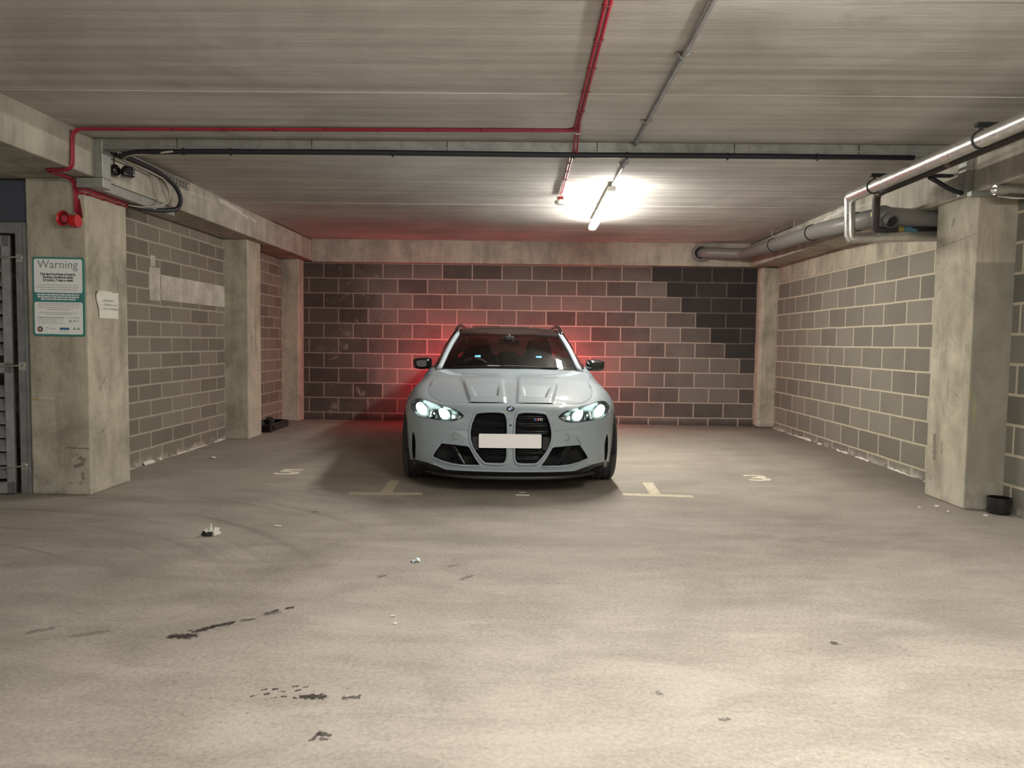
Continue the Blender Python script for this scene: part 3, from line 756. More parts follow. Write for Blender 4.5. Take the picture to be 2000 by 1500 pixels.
def rim(parent, name, M, r, mat, off=(0, -.003, 0), part=None):
    pts = [Vector(P(*p)) + Vector(off) for p in subdiv(M, .02)]
    bm = bmesh.new(); tube(bm, pts, r, 8, closed=True); return mesh_obj(name, bm, mat, parent, smooth=180)
# twin kidney grilles: rim, well and double slats
for M, pts, well in recess('radiator_grille', KIDNEY, .085, MT['void'], MT['void'], car):
    s = 1 if M[0][0] > 0 else -1
    rim(well, 'grille_rim', M, .0095, MT['paint'], (0, -.005, 0))
    def xrange(z):
        xs = []
        for a, b in zip(pts, pts[1:] + pts[:1]):
            if (a.z > z) != (b.z > z): xs.append(a.x + (b.x - a.x) * (z - a.z) / (b.z - a.z))
        return (min(xs), max(xs)) if len(xs) > 1 else None
    for z in (.622, .564, .506, .448, .390, .350, .300):
        g = xrange(z)
        if not g: continue
        bm = bmesh.new()
        for dz in (-.008, .008):
            P_ = [Vector((g[0] + (g[1] - g[0]) * k / 10, 0, z + dz)) for k in range(11)]
            for p in P_: p.y = spline(UK, [q[1] for q in OUT], abs(p.x)) + .040 + max(0, .95 * (z - .42) ** 2 if z > .42 else 0)
            tube(bm, P_, .0052, 8)
        mesh_obj('slat', bm, MT['slat'], well, smooth=180)
    if s > 0:
        bm = bmesh.new(); o = Vector((.232, .020, .602))
        for k, mi in ((0, 0), (1, 1), (2, 2)):
            prism(bm, [o + Vector((-.055 + k * .011, 0, 0)), o + Vector((-.045 + k * .011, 0, 0)), o + Vector((-.036 + k * .011, 0, .021)), o + Vector((-.046 + k * .011, 0, .021))], (0, .008, 0), mi)
        text_bm(bm, 'M3', .030, (o + Vector((-.020, 0, 0)), (1, 0, 0), (0, 0, 1)), 'LEFT', 3, .003)
        mesh_obj('grille_badge', bm, [MT['badge_blue'], flat('badge_navy', (.03, .03, .14), .3), MT['red_plastic'], MT['chrome']], well)
    bm = bmesh.new(); x0 = s * .278
    for z in (.415,):
        box(bm, (x0 - .03, .020, z - .055), (x0 + .03, .05, z + .055), bevel=.006); cyl(bm, (x0 - s * .002, .014, z - .015), (x0 - s * .002, .03, z - .015), .013, n=16)
    mesh_obj('parking_sensor', bm, MT['carbon'], well)
# lower corner intakes with a slanted blade
for M, pts, well in recess('corner_intake', INTAKE, .10, MT['void'], MT['void'], bumper):
    s = 1 if M[0][0] > 0 else -1
    a, b = Vector(P(s * .475, .287)), Vector(P(s * .385, .106))
    bm = bmesh.new(); tube(bm, [a + Vector((0, .03, 0)), (a + b) / 2 + Vector((0, .022, 0)), b + Vector((0, .025, 0))], .007, 8, ry=.02)
    mesh_obj('intake_blade', bm, MT['slat'], bumper)
    L = [p for p in INTAKE]
    seg = [(.5752, .2964), (.6215, .2349), (.662, .1745), (.655, .160), (.6263, .1492), (.5672, .1294), (.4828, .1107), (.3903, .1029), (.252, .1052)]
    bm = bmesh.new(); tube(bm, [Vector(P(s * u, v)) + Vector((0, -.004, 0)) for u, v in seg], .008, 8); mesh_obj('intake_rim', bm, MT['paint'], bumper, smooth=180)
for M, pts, well in recess('side_vent', VENT, .05, MT['carbon'], MT['void'], bumper): pass
# body-colour lip along the bottom edge and the crease lines
bm = bmesh.new(); tube(bm, [Vector(P(u, lipv(u) + .010)) + Vector((0, -.010 * max(0, 1 - (abs(u) / .75) ** 4), 0)) for u in [-.68 + 1.36 * k / 60 for k in range(61)]], .011, 8, ry=.009); mesh_obj('lower_lip', bm, MT['paint'], bumper, smooth=180)
for s in (-1, 1):
    bm = bmesh.new(); tube(bm, [Vector(P(s * u, v)) + Vector((0, .0018, 0)) for u, v in [(.345, .440), (.38, .442), (.42, .4444), (.48, .452), (.5522, .4632), (.63, .475)]], lambda t: .0055 * (1 - t) + .0022, 8); mesh_obj('bumper_crease', bm, MT['paint'], bumper, smooth=180)
    c = Vector(P(s * .44, .375)); n_ = Vector((s * .12, -1, 0)).normalized(); bm = bmesh.new()
    ring = [c + n_ * .001 + Vector((math.cos(a) * .026, 0, math.sin(a) * .026)) for a in [2 * PI * k / 24 for k in range(24)]]
    tube(bm, ring, .0012, 6, closed=True); mesh_obj('tow_cover', bm, MT['carbon'], bumper)
bm = bmesh.new(); cyl(bm, (-.004, .016, .563), (-.004, .03, .563), .0085, n=16); mesh_obj('front_camera', bm, MT['black'], bumper)
# front splitter
bm = bmesh.new(); S = []
for k in range(61):
    u = -.74 + 1.48 * k / 60; p = Vector(P(u, .0)); S.append((u, p))
A = []
for z, o in ((.150, -.006), (.158, -.020), (.150, -.030), (.132, -.028), (.125, -.01), (.128, .12)):
    row = []
    for u, p in S:
        nx, ny = nrm(u); w_ = max(0.0, 1 - (abs(u) / 1.0) ** 6); row.append(bm.verts.new(p + Vector((nx, ny, 0)) * (o * w_ if o < 0 else o) + Vector((0, 0, z - .150 + (1 - w_) * .01 + .018 * (abs(u) / .8) ** 2 * (1 if z < .15 else .6)))))
    A.append(row)
for r0, r1 in zip(A, A[1:]):
    for k in range(60): bm.faces.new((r0[k], r0[k + 1], r1[k + 1], r1[k]))
mesh_obj('front_splitter', bm, MT['carbon'], car, smooth=60)
for s in (-1, 1):
    bm = bmesh.new(); prism(bm, [P(s * .90, .10), P(s * .955, .10), Vector(P(s * .97, .045)) + Vector((s * .008, 0, 0)), Vector(P(s * .90, .035)) + Vector((s * .004, -.006, 0))], (0, .05, 0)); mesh_obj('winglet', bm, MT['black_gloss'], car)

# bonnet
def hood_feat(x, y):
    a = abs(x); h = 0
    r = lin([(.08, .045), (.36, .056), (.72, .068), (1.2, .085)], y); f = smst(1.15, .75, y) if y > .75 else 1
    f = 1 - smst(.75, 1.25, y)
    h -= .013 * (1 - smst(r - .012, r + .010, a)) * f
    xc = lin([(.1, .315), (.16, .318), (.41, .36), (.64, .392), (1.1, .46)], y); f2 = (1 - smst(.75, 1.2, y)) * (.35 + .65 * smst(.14, .26, y))
    h += .017 * (1 - smst(xc - .004, xc + .026, a)) * f2
    # dished vents
    t = (y - .262) / (.60 - .262)
    if -.1 < t < 1.05:
        x0 = .112 - .014 * t; x1 = .281 + .072 * t
        m = smst(x0 - .006, x0 + .010, a) * (1 - smst(x1 - .012, x1 + .006, a)) * smst(-.035, .0, t)
        h -= .026 * m * (1 - smst(.15, 1.0, t))
    if .09 < a < .30: h += .007 * math.exp(-((y - .252) / .007) ** 2) * smst(.100, .118, a) * (1 - smst(.274, .286, a))
    # shut-line crease by the cowl
    yr = 1.02 + .55 * max(0, (a - .30) / .40) ** 2 * 1.2
    if a > .26: h += .005 * smst(-.02, .0, y - yr) * (1 - smst(.0, .10, y - yr)) * smst(.26, .34, a)
    return h
U_HOOD = u_of_y(1.50)
def build_hood():
    front = [(P(u, .75)[0], P(u, .75)[1]) for u in [-U_HOOD + 2 * U_HOOD * k / 150 for k in range(151)]]
    ctr = (0, .8); front = [(p[0] + (ctr[0] - p[0]) * .0035, p[1] + (ctr[1] - p[1]) * .0035) for p in front]
    xe, ye = front[-1]
    rear = [(xe * (1 - 2 * k / 60), 1.49 + (ye - 1.49) * (1 - 2 * k / 60) ** 2) for k in range(1, 60)]
    L = front + rear
    pts = list(L); n = len(pts); edges = [(k, (k + 1) % n) for k in range(n)]
    y = .09
    while y < 1.72:
        sx = .0085 if y < .70 else .02
        x = -.80
        while x < .80:
            st = .0085 if (y < .72 and abs(x) < .45) else .022
            if inside((x, y), L):
                ok = True
                for q in L:
                    if abs(q[0] - x) < .006 and abs(q[1] - y) < .006: ok = False; break
                if ok: pts.append((x, y))
            x += st
        y += .0085 if y < .70 else .022
    r = delaunay_2d_cdt([Vector(p) for p in pts], edges, [], 1, 1e-5, False)
    bm = bmesh.new(); vs = [bm.verts.new((v.x, v.y, G(v.x, v.y) + hood_feat(v.x, v.y))) for v in r[0]]
    for f in r[2]:
        try: bm.faces.new([vs[i] for i in f])
        except ValueError: pass
    bmesh.ops.recalc_face_normals(bm, faces=bm.faces)
    if sum(f.normal.z for f in bm.faces) < 0: bmesh.ops.reverse_faces(bm, faces=bm.faces)
    return bm
hood = mesh_obj('bonnet', build_hood(), MT['paint'], car, smooth=180)
bm = bmesh.new()      # dark engine bay under the shut lines
rows = []
for y in [.10 + .05 * k for k in range(40)]:
    xm = .80 if y > .4 else .45 + .7 * (y - .1)
    rows.append([bm.verts.new((x, y, G(x, y) - .022)) for x in [-xm + 2 * xm * k / 24 for k in range(25)]])
for a, b in zip(rows, rows[1:]):
    for k in range(24): bm.faces.new((a[k], a[k + 1], b[k + 1], b[k]))
mesh_obj('engine_bay', bm, MT['void'], car, smooth=180)
# roundel on the nose
rd = empty('badge', (-.006, .071, .688), 0, car)
rd.rotation_euler = (math.radians(38), 0, 0); rd.scale = (.86, .86, .86)
def disc(bm, r0, r1, z, a0=0, a1=2 * PI, n=32, mi=0):
    k0 = [bm.verts.new((r0 * math.cos(a0 + (a1 - a0) * k / n), r0 * math.sin(a0 + (a1 - a0) * k / n), z)) for k in range(n + 1)]
    k1 = [bm.verts.new((r1 * math.cos(a0 + (a1 - a0) * k / n), r1 * math.sin(a0 + (a1 - a0) * k / n), z)) for k in range(n + 1)]
    for k in range(n): bm.faces.new((k1[k], k1[k + 1], k0[k + 1], k0[k])).material_index = mi
bm = bmesh.new(); lathe(bm, [(.0, -.004), (.039, -.004), (.041, .0), (.039, .004), (.036, .004)], (0, 0, 0), n=40); disc(bm, .0, .037, .0035, mi=0); mesh_obj('badge_rim', bm, MT['chrome'], rd, smooth=40)
bm = bmesh.new(); disc(bm, .0225, .036, .0046); mesh_obj('badge_ring', bm, MT['black_gloss'], rd)
bm = bmesh.new()
for k in range(4): disc(bm, .0002, .0225, .0046, k * PI / 2, (k + 1) * PI / 2, 12, 0 if k in (0, 2) else 1)
mesh_obj('badge_quarters', bm, [MT['badge_white'], MT['badge_blue']], rd)
bm = bmesh.new()
for ch, a in (('B', 128), ('M', 90), ('W', 52)):
    a = math.radians(a); u_ = Vector((math.cos(a), math.sin(a), 0)); r_ = Vector((u_.y, -u_.x, 0)); text_bm(bm, ch, .0135, (u_ * .0245 + Vector((0, 0, .0052)), r_, u_), 'CENTER')
mesh_obj('badge_letters', bm, MT['badge_white'], rd)
# number plate
pl = empty('number_plate', (-.006, -.020, .4435), 0, car)
bm = bmesh.new(); hw, hh, rr = .246, .0555, .008
out = []
for cx, cz, a0 in ((hw - rr, hh - rr, 0), (-hw + rr, hh - rr, 90), (-hw + rr, -hh + rr, 180), (hw - rr, -hh + rr, 270)):
    for k in range(5): a = math.radians(a0 + 22.5 * k); out.append((cx + rr * math.cos(a), 0, cz + rr * math.sin(a)))
prism(bm, out, (0, .006, 0)); mesh_obj('plate_face', bm, MT['plate'], pl)
bm = bmesh.new(); box(bm, (-.24, .006, -.05), (.24, .028, .05), bevel=.004); mesh_obj('plate_holder', bm, MT['carbon'], pl)

# headlamps
for s in (1, -1):
    S_ = 'R' if s > 0 else 'L'
    L = HEADLIGHT if s > 0 else mirror(HEADLIGHT)
    hl = empty('headlight', tuple(P(s * .72, .58)), 0, car); o0 = Vector(P(s * .72, .58))
    def inn(u, v, d):
        p = Vector(P(u, v)); e = .004
        q = (Vector(P(u + e, v)) - Vector(P(u - e, v))).cross(Vector(P(u, v + e)) - Vector(P(u, v - e)))
        q.normalize()
        if q.y > 0: q = -q
        return p - q * d - o0
    fs = SHELL[('lens', S_)]
    bm = bmesh.new(); mp = {}
    for f in fs:
        vs = []
        for i in f:
            if i not in mp: mp[i] = bm.verts.new(P3[i] - o0)
            vs.append(mp[i])
        bm.faces.new(vs)
    bmesh.ops.recalc_face_normals(bm, faces=bm.faces)
    mesh_obj('lens', bm, MT['lens'], hl, smooth=180)
    L2 = subdiv(L, .02); cu, cv = sum(p[0] for p in L2) / len(L2), sum(p[1] for p in L2) / len(L2)
    bm = bmesh.new()
    rings = [[bm.verts.new(inn(cu + (p[0] - cu) * k, cv + (p[1] - cv) * k, d)) for p in L2] for k, d in ((1.0, .0), (.985, .012), (.90, .034), (.55, .045), (.1, .048))]
    for a, b in zip(rings, rings[1:]):
        for k in range(len(L2)): bm.faces.new((a[k], a[(k + 1) % len(L2)], b[(k + 1) % len(L2)], b[k]))
    bm.faces.new(rings[-1])
    mesh_obj('lamp_bowl', bm, MT['lamp_bowl'], hl, smooth=60)
    bm = bmesh.new(); tube(bm, [Vector(P(*p)) - o0 + Vector((0, -.001, 0)) for p in L2], .0028, 6, closed=True); mesh_obj('lamp_seal', bm, MT['black_gloss'], hl, smooth=180)
    for LL in (LAMP_INNER, LAMP_OUTER):
        M = LL if s > 0 else mirror(LL); mu, mv = sum(p[0] for p in M) / len(M), sum(p[1] for p in M) / len(M)
        def pill(nm, k0, d0, mat):
            bm = bmesh.new()
            R_ = [[bm.verts.new(inn(mu + (p[0] - mu) * k, mv + (p[1] - mv) * k, d)) for p in M] for k, d in ((1.0 * k0, d0 + .012), (.93 * k0, d0), (.6 * k0, d0 - .006), (.15 * k0, d0 - .008))]
            for a, b in zip(R_, R_[1:]):
                for k in range(len(M)): bm.faces.new((a[k], a[(k + 1) % len(M)], b[(k + 1) % len(M)], b[k]))
            bm.faces.new(R_[-1]); mesh_obj(nm, bm, mat, hl, smooth=180)
        pill('lamp_reflector_glow', 1.05, .026, MT['drl_soft']); pill('daytime_lamp', .90, .014, MT['drl'])
    for (u, v, r) in ((.685, .575, .022), (.705, .545, .012), (.475, .556, .016)):
        bm = bmesh.new(); c = inn(s * u, v, .03); lathe(bm, [(.0, -.016), (r * .6, -.012), (r, .0), (r * 1.15, .008)], c, 'Y', 16); mesh_obj('projector', bm, MT['chrome'], hl, smooth=180)
    bm = bmesh.new()
    for k in range(3):
        tube(bm, [inn(s * (.395 + .008 * k), .552 - .010 * k, .012), inn(s * .445, .561 - .012 * k, .014), inn(s * .485, .566 - .014 * k, .018)], .0045, 8)
    mesh_obj('lamp_fin', bm, MT['chrome'], hl, smooth=180)

# greenhouse
def A_base(s): return Vector((s * .700, 1.625, .952))
def Wt(x): return Vector((x, 2.30 + .16 * (x / .56) ** 2, 1.296 - .004 * (x / .56) ** 2 + .004))
def Wb(x): return Vector((x, 1.50 + .125 * (x / .68) ** 2, .957 - .008 * (x / .68) ** 2))
bm = bmesh.new(); G_ = []
for i in range(17):
    t = i / 16; row = []
    for k in range(25):
        q = -1 + 2 * k / 24; p = Wb(q * .678) * (1 - t) + Wt(q * .556) * t
        p += Vector((0, -.025, .030)) * math.sin(PI * t) * (1 - .35 * q * q); row.append(bm.verts.new(p))
    G_.append(row)
for a, b in zip(G_, G_[1:]):
    for k in range(24): bm.faces.new((a[k], a[k + 1], b[k + 1], b[k]))
WS_EDGE = {s: [Vector(r[0 if s < 0 else -1].co) for r in G_] for s in (-1, 1)}
bmesh.ops.recalc_face_normals(bm, faces=bm.faces)
ws = mesh_obj('windscreen', bm, MT['screen'], car, smooth=180)
# black ceramic border of the glass
bm = bmesh.new()
def ws_pt(q, t, o=-.003):
    p = Wb(q * .678) * (1 - t) + Wt(q * .556) * t + Vector((0, -.025, .030)) * math.sin(PI * t) * (1 - .35 * q * q); return p + Vector((0, -o * .4, o))
def strip(q0, t0, q1, t1, n=12):
    g = [[bm.verts.new(ws_pt(q0 + (q1 - q0) * i / n, t0 + (t1 - t0) * j / n)) for j in range(n + 1)] for i in range(n + 1)]
    for i in range(n):
        for j in range(n): bm.faces.new((g[i][j], g[i + 1][j], g[i + 1][j + 1], g[i][j + 1]))
strip(-1, 0, 1, .055, 16); strip(-1, .95, 1, 1, 16); strip(-1, 0, -.965, 1); strip(.965, 0, 1, 1); strip(-.09, .82, .09, .97, 6)
mesh_obj('screen_border', bm, MT['black'], ws, smooth=180)
# roof: side profile stations y: (half width, edge height, centre height)
ROOF = [(2.30, .553, 1.300, 1.300), (2.46, .560, 1.318, 1.335), (2.7, .578, 1.352, 1.382), (3.0, .588, 1.366, 1.402), (3.5, .585, 1.358, 1.394), (4.0, .565, 1.330, 1.366), (4.35, .54, 1.298, 1.335), (4.50, .52, 1.275, 1.31)]
def roof_at(y):
    ys = [r[0] for r in ROOF]; return [spline(ys, [r[k] for r in ROOF], y) for k in (1, 2, 3)]
bm = bmesh.new(); rows = []
for i in range(45):
    t = i / 44; row = []
    for k in range(21):
        q = -1 + 2 * k / 20
        y0 = 2.30 + .16 * q * q; y = y0 + (4.50 - y0) * t
        hw_, ze, zc_ = roof_at(y); z = ze + (zc_ - ze) * (1 - abs(q) ** 2.4)
        if t == 0: z = Wt(q * .556).z + .002
        row.append(bm.verts.new((q * hw_, y, z)))
    rows.append(row)
for a, b in zip(rows, rows[1:]):
    for k in range(20): bm.faces.new((a[k], a[k + 1], b[k + 1], b[k]))
roof = mesh_obj('roof', bm, MT['roof'], car, smooth=180)
lm = bmesh.new(); rr_ = []
for i in range(12):
    y = 2.50 + 1.9 * i / 11; hw_, ze, zc_ = roof_at(y); rr_.append([lm.verts.new((q * hw_ * .98, y, ze - .03 + (zc_ - ze) * (1 - q * q))) for q in [-1 + 2 * k / 8 for k in range(9)]])
for a, b in zip(rr_, rr_[1:]):
    for k in range(8): lm.faces.new((a[k], a[k + 1], b[k + 1], b[k]))
mesh_obj('headlining', lm, MT['cabin_light'], car, smooth=180)
bm = bmesh.new(); lathe(bm, [(.018, 0), (.016, .012), (.008, .03), (.0, .045)], (0, 4.1, 1.36), n=16); mesh_obj('roof_aerial', bm, MT['roof'], car, smooth=180)
BELT = [(1.60, .728, .945), (1.80, .758, .965), (2.1, .785, .985), (2.6, .800, .998), (3.2, .800, 1.010), (3.8, .790, 1.022), (4.3, .745, 1.030), (4.55, .66, 1.03)]
def belt_at(y): ys = [r[0] for r in BELT]; return [spline(ys, [r[k] for r in BELT], y) for k in (1, 2)]
def edge_top(y):
    """upper edge of the side glass: runs up the pillar, then along the roof"""
    if y < 2.46:
        t = (y - 1.66) / (2.46 - 1.66); t = max(t, 0)
        i = min(t * 16, 16); k = int(min(i, 15)); w = WS_EDGE[1][k].lerp(WS_EDGE[1][min(k + 1, 16)], i - k); return w.x + .035, w.z + .0
    hw_, ze, zc_ = roof_at(y); return hw_ + .030, ze - .005
for s in (-1, 1):
    # pillar and roof frame, one body-colour hoop per side
    path = [Vector((s * .712, 1.58, .935))] + [p + Vector((s * .022, .012, .004)) for p in WS_EDGE[s][1:]]
    for y in (2.62, 2.8, 3.1, 3.5, 3.9, 4.2, 4.42): hw_, ze, zc_ = roof_at(y); path.append(Vector((s * (hw_ + .020), y, ze - .002)))
    path += [Vector((s * .585, 4.56, 1.20)), Vector((s * .66, 4.64, 1.06))]
    bm = bmesh.new(); tube(bm, path, .027, 12, ry=.027); mesh_obj('roof_pillar', bm, MT['paint'], car, smooth=180)
    bm = bmesh.new(); pp = []
    for y in [1.70 + .05 * k for k in range(57)]:
        bx, bz = belt_at(y); tx, tz = edge_top(y)
        if tz < bz + .006: tz = bz + .006; tx = min(tx, bx)
        if y > 4.25: tz = max(bz + .01, tz - (y - 4.25) * .7)
        pp.append([bm.verts.new((s * (bx * (1 - t) + tx * t + .018 * math.sin(PI * t)), y, bz * (1 - t) + tz * t)) for t in [j / 6 for j in range(7)]])
    for a, b in zip(pp, pp[1:]):
        for j in range(6): bm.faces.new((a[j], a[j + 1], b[j + 1], b[j]))
    sg = mesh_obj('side_window', bm, MT['screen'], car, smooth=180)
    for y in (2.62, 3.60):
        bx, bz = belt_at(y); tx, tz = edge_top(y)
        bm = bmesh.new(); tube(bm, [(s * (bx + .002), y, bz), (s * ((bx + tx) / 2 + .020), y, (bz + tz) / 2), (s * (tx + .004), y, tz)], .03, 8, ry=.008)
        mesh_obj('window_pillar', bm, MT['black_gloss'], car)
    bm = bmesh.new(); tube(bm, [(s * (belt_at(y)[0] + .006), y, belt_at(y)[1]) for y in [1.66 + .1 * k for k in range(29)]], .010, 8); mesh_obj('window_trim', bm, MT['black_gloss'], car)
    # shoulder between the window line and the body side
    bm = bmesh.new(); A = []
    for y in [1.50 + .05 * k for k in range(63)]:
        u = u_of_y(min(y + .02, 4.62)); p = Vector(P(s * u, .75)); bx, bz = belt_at(max(y, 1.6))
        A.append([bm.verts.new(p), bm.verts.new((p + Vector((s * bx, y, bz))) / 2 + Vector((0, 0, .004))), bm.verts.new((s * bx, y, bz)), bm.verts.new((s * (bx - .06), y, bz - .03))])
    for a, b in zip(A, A[1:]):
        for k in range(3): bm.faces.new((a[k], a[k + 1], b[k + 1], b[k]))
    mesh_obj('waistline', bm, MT['paint'], car, smooth=60)
    # roof rail
    rl = [(s * .590, 2.42, 1.300), (s * .585, 2.50, 1.345), (s * .580, 2.60, 1.378), (s * .572, 2.72, 1.400)] + [(s * (roof_at(y)[0] - .03), y, roof_at(y)[1] + .040) for y in (2.9, 3.2, 3.6, 3.9)] + [(s * .53, 4.2, 1.335), (s * .52, 4.3, 1.30)]
    bm = bmesh.new(); tube(bm, smooth_path(rl, .1, 3), .019, 10, ry=.019); mesh_obj('roof_rail', bm, MT['black_gloss'], car, smooth=180)
# tailgate and rear glass
bm = bmesh.new(); g = []
for i in range(9):
    t = i / 8; y = 4.50 + .16 * t; hw0 = .52 + .13 * t; z = 1.275 - .24 * t
    g.append([bm.verts.new((q * hw0, y - .05 * abs(q) ** 3, z + .03 * (1 - t) * (1 - q * q))) for q in [-1 + 2 * k / 12 for k in range(13)]])
for a, b in zip(g, g[1:]):
    for k in range(12): bm.faces.new((a[k], a[k + 1], b[k + 1], b[k]))
mesh_obj('rear_window', bm, MT['screen'], car, smooth=180)
bm = bmesh.new(); box(bm, (-.60, 4.30, 1.285), (.60, 4.66, 1.305), bevel=.008); mesh_obj('roof_spoiler', bm, MT['roof'], car)
bm = bmesh.new(); g = []
for i in range(7):
    t = i / 6; g.append([bm.verts.new((q * (.66 + .10 * t), 4.66 + .09 * math.sin(t * PI / 2) - .10 * abs(q) ** 3, 1.035 - .16 * t)) for q in [-1 + 2 * k / 12 for k in range(13)]])
for a, b in zip(g, g[1:]):
    for k in range(12): bm.faces.new((a[k], a[k + 1], b[k + 1], b[k]))
mesh_obj('tailgate', bm, MT['paint'], car, smooth=180)
for s in (-1, 1):
    bm = bmesh.new(); pts = [(s * .40, 4.775), (s * .58, 4.755), (s * .72, 4.70), (s * .82, 4.60), (s * .875, 4.46)]
    rows = [[bm.verts.new((x, y + .006, z)) for x, y in pts] for z in (.815, .845, .875, .90)]
    for a, b in zip(rows, rows[1:]):
        for k in range(4): bm.faces.new((a[k], a[k + 1], b[k + 1], b[k]))
    mesh_obj('tail_lamp', bm, MT['tail'], car, smooth=180)

# mirrors
for s in (-1, 1):
    mr = empty('door_mirror', (s * .905, 1.95, .985), 0, car)
    bm = bmesh.new(); prof = [(-.095, .048), (-.06, .062), (.02, .060), (.085, .048), (.098, .030), (.092, -.02), (.075, -.056), (.02, -.066), (-.06, -.060), (-.092, -.045)]
    rings = []
    for y, k in ((-.075, .55), (-.062, .80), (-.035, .96), (.0, 1.0), (.05, .98), (.072, .93)):
        rings.append([bm.verts.new((s * (x * k + (.006 if y < 0 else 0)), y + .10 * max(0, (.05 - x)) * (-.3), z * k)) for x, z in roundpoly(prof, 1)])
    n = len(rings[0])
    for a, b in zip(rings, rings[1:]):
        for k in range(n): bm.faces.new((a[k], a[(k + 1) % n], b[(k + 1) % n], b[k]))
    bm.faces.new(rings[0]); bm.faces.new(rings[-1])
    mesh_obj('mirror_shell', bm, MT['black_gloss'], mr, smooth=40)
    bm = bmesh.new(); tube(bm, [(-s * .07, .02, -.040), (-s * .105, .03, -.058), (-s * .15, .04, -.068)], .016, 8, ry=.012); mesh_obj('mirror_arm', bm, MT['black_gloss'], mr, smooth=180)
    bm = bmesh.new(); box(bm, (-.078, .070, -.045), (.078, .074, .045), bevel=.002); mesh_obj('mirror_glass', bm, MT['chrome'], mr)

# wheels
def wheel(x, y, s):
    w = empty('wheel', (x, y, WR), 0, car); hw_ = .134
    bm = bmesh.new(); prof = [(.235, -hw_ * .92), (.27, -hw_), (.31, -hw_ * .98), (.330, -hw_ * .86), (.3355, -hw_ * .70)]
    for c in (-.56, -.19, .19, .56):
        prof += [(.337, hw_ * (c - .075)), (.328, hw_ * (c - .065)), (.328, hw_ * (c + .065)), (.337, hw_ * (c + .075))]
    prof += [(.3355, hw_ * .70), (.330, hw_ * .86), (.31, hw_ * .98), (.27, hw_), (.235, hw_ * .92)]
    rings = lathe(bm, prof, (0, 0, 0), 'X', 72)
    mesh_obj('tyre', bm, MT['tyre'], w, smooth=30)
    bm = bmesh.new(); lathe(bm, [(.236, -.12), (.228, -.11), (.215, .0), (.228, .11), (.238, .122), (.230, .126), (.05, .09), (.0, .09)][:6], (0, 0, 0), 'X', 48)
    for k in range(10):
        a = 2 * PI * k / 10
        for d in (-.09, .09):
            r_ = lambda rad, ang: (s * .105, rad * math.cos(ang), rad * math.sin(ang))
            tube(bm, [r_(.045, a), r_(.14, a + d * .5), r_(.228, a + d)], .011, 6)
    cyl(bm, (s * .06, 0, 0), (s * .118, 0, 0), .065, .055, 24)
    mesh_obj('rim', bm, MT['rim'], w, smooth=30)
    bm = bmesh.new(); cyl(bm, (s * .02, 0, 0), (s * .05, 0, 0), .19, n=40); mesh_obj('brake_disc', bm, MT['conduit'], w, smooth=30)
for s in (-1, 1):
    wheel(s * .790, FA, s); wheel(s * .800, RA, s)
    for yc in (FA, RA):
        bm = bmesh.new(); A = []
        for k in range(25):
            a = PI * k / 24 * 1.12 - .19; A.append([bm.verts.new((s * x, yc - .358 * math.cos(a), WR + .358 * math.sin(a))) for x in (.60, .90)])
        for a, b in zip(A, A[1:]): bm.faces.new((a[0], a[1], b[1], b[0]))
        mesh_obj('wheel_arch', bm, MT['void'], car)
bm = bmesh.new(); box(bm, (-.60, .20, .16), (.60, 4.55, .50)); box(bm, (-.80, 1.25, .17), (.80, 3.2, .45)); box(bm, (-.45, .12, .16), (.45, .3, .30)); mesh_obj('underbody', bm, MT['void'], car)

for s in (-1, 1):
    for nm, u in (('front_door', U_DOOR), ('rear_door', U_DOOR2)):
        par = NAMED[(nm, 'R' if s > 0 else 'L')]
        bm = bmesh.new(); tube(bm, [Vector(P(s * u, v)) + Vector((-s * .0006, 0, 0)) for v in [.06 + .69 * k / 30 for k in range(31)]], .0026, 6); mesh_obj('shut_line', bm, MT['void'], par, smooth=180)
        c = Vector(P(s * (u + .92 if nm == 'front_door' else u + .80), .545)); bm = bmesh.new(); tube(bm, [c + Vector((-s * .004, -.10, 0)), c + Vector((s * .022, -.085, .002)), c + Vector((s * .024, .07, .003)), c + Vector((-s * .004, .10, .002))], .010, 8, ry=.014); mesh_obj('door_handle', bm, MT['paint'], par, smooth=180)
    bm = bmesh.new(); tube(bm, [Vector(P(s * U_BUMP, v)) + Vector((-s * .001, .001, 0)) for v in [.40 + .17 * k / 20 for k in range(21)]], .0022, 6); mesh_obj('shut_line', bm, MT['void'], bumper, smooth=180)
# cabin
bm = bmesh.new(); D = []
for y, z in ((1.52, .945), (1.62, .958), (1.85, .972), (1.98, .965), (2.02, .90), (2.02, .55)):
    D.append([bm.verts.new((x, y, z + (.03 if .18 < -x < .58 and 1.8 < y < 2.0 else 0) - .02 * (abs(x) / .7) ** 4)) for x in [-.70 + 1.40 * k / 28 for k in range(29)]])
for a, b in zip(D, D[1:]):
    for k in range(28): bm.faces.new((a[k], a[k + 1], b[k + 1], b[k]))
mesh_obj('dashboard', bm, MT['cabin'], car, smooth=40)
sw = empty('steering_wheel', (-.375, 2.14, .868), 0, car); sw.rotation_euler = (math.radians(-24), 0, 0)
bm = bmesh.new(); tube(bm, [(.182 * math.cos(a), 0, .182 * math.sin(a)) for a in [2 * PI * k / 40 for k in range(40)]], .0155, 10, closed=True); mesh_obj('wheel_rim', bm, flat('worn_grey_leather', (.62, .61, .59), .4), sw, smooth=180)
bm = bmesh.new(); lathe(bm, [(.0, -.03), (.06, -.025), (.075, .0), (.07, .03)], (0, 0, 0), 'Y', 20); box(bm, (-.17, -.01, -.015), (.17, .01, .015)); box(bm, (-.015, -.01, -.17), (.015, .01, 0)); mesh_obj('wheel_hub', bm, MT['cabin'], sw, smooth=40)
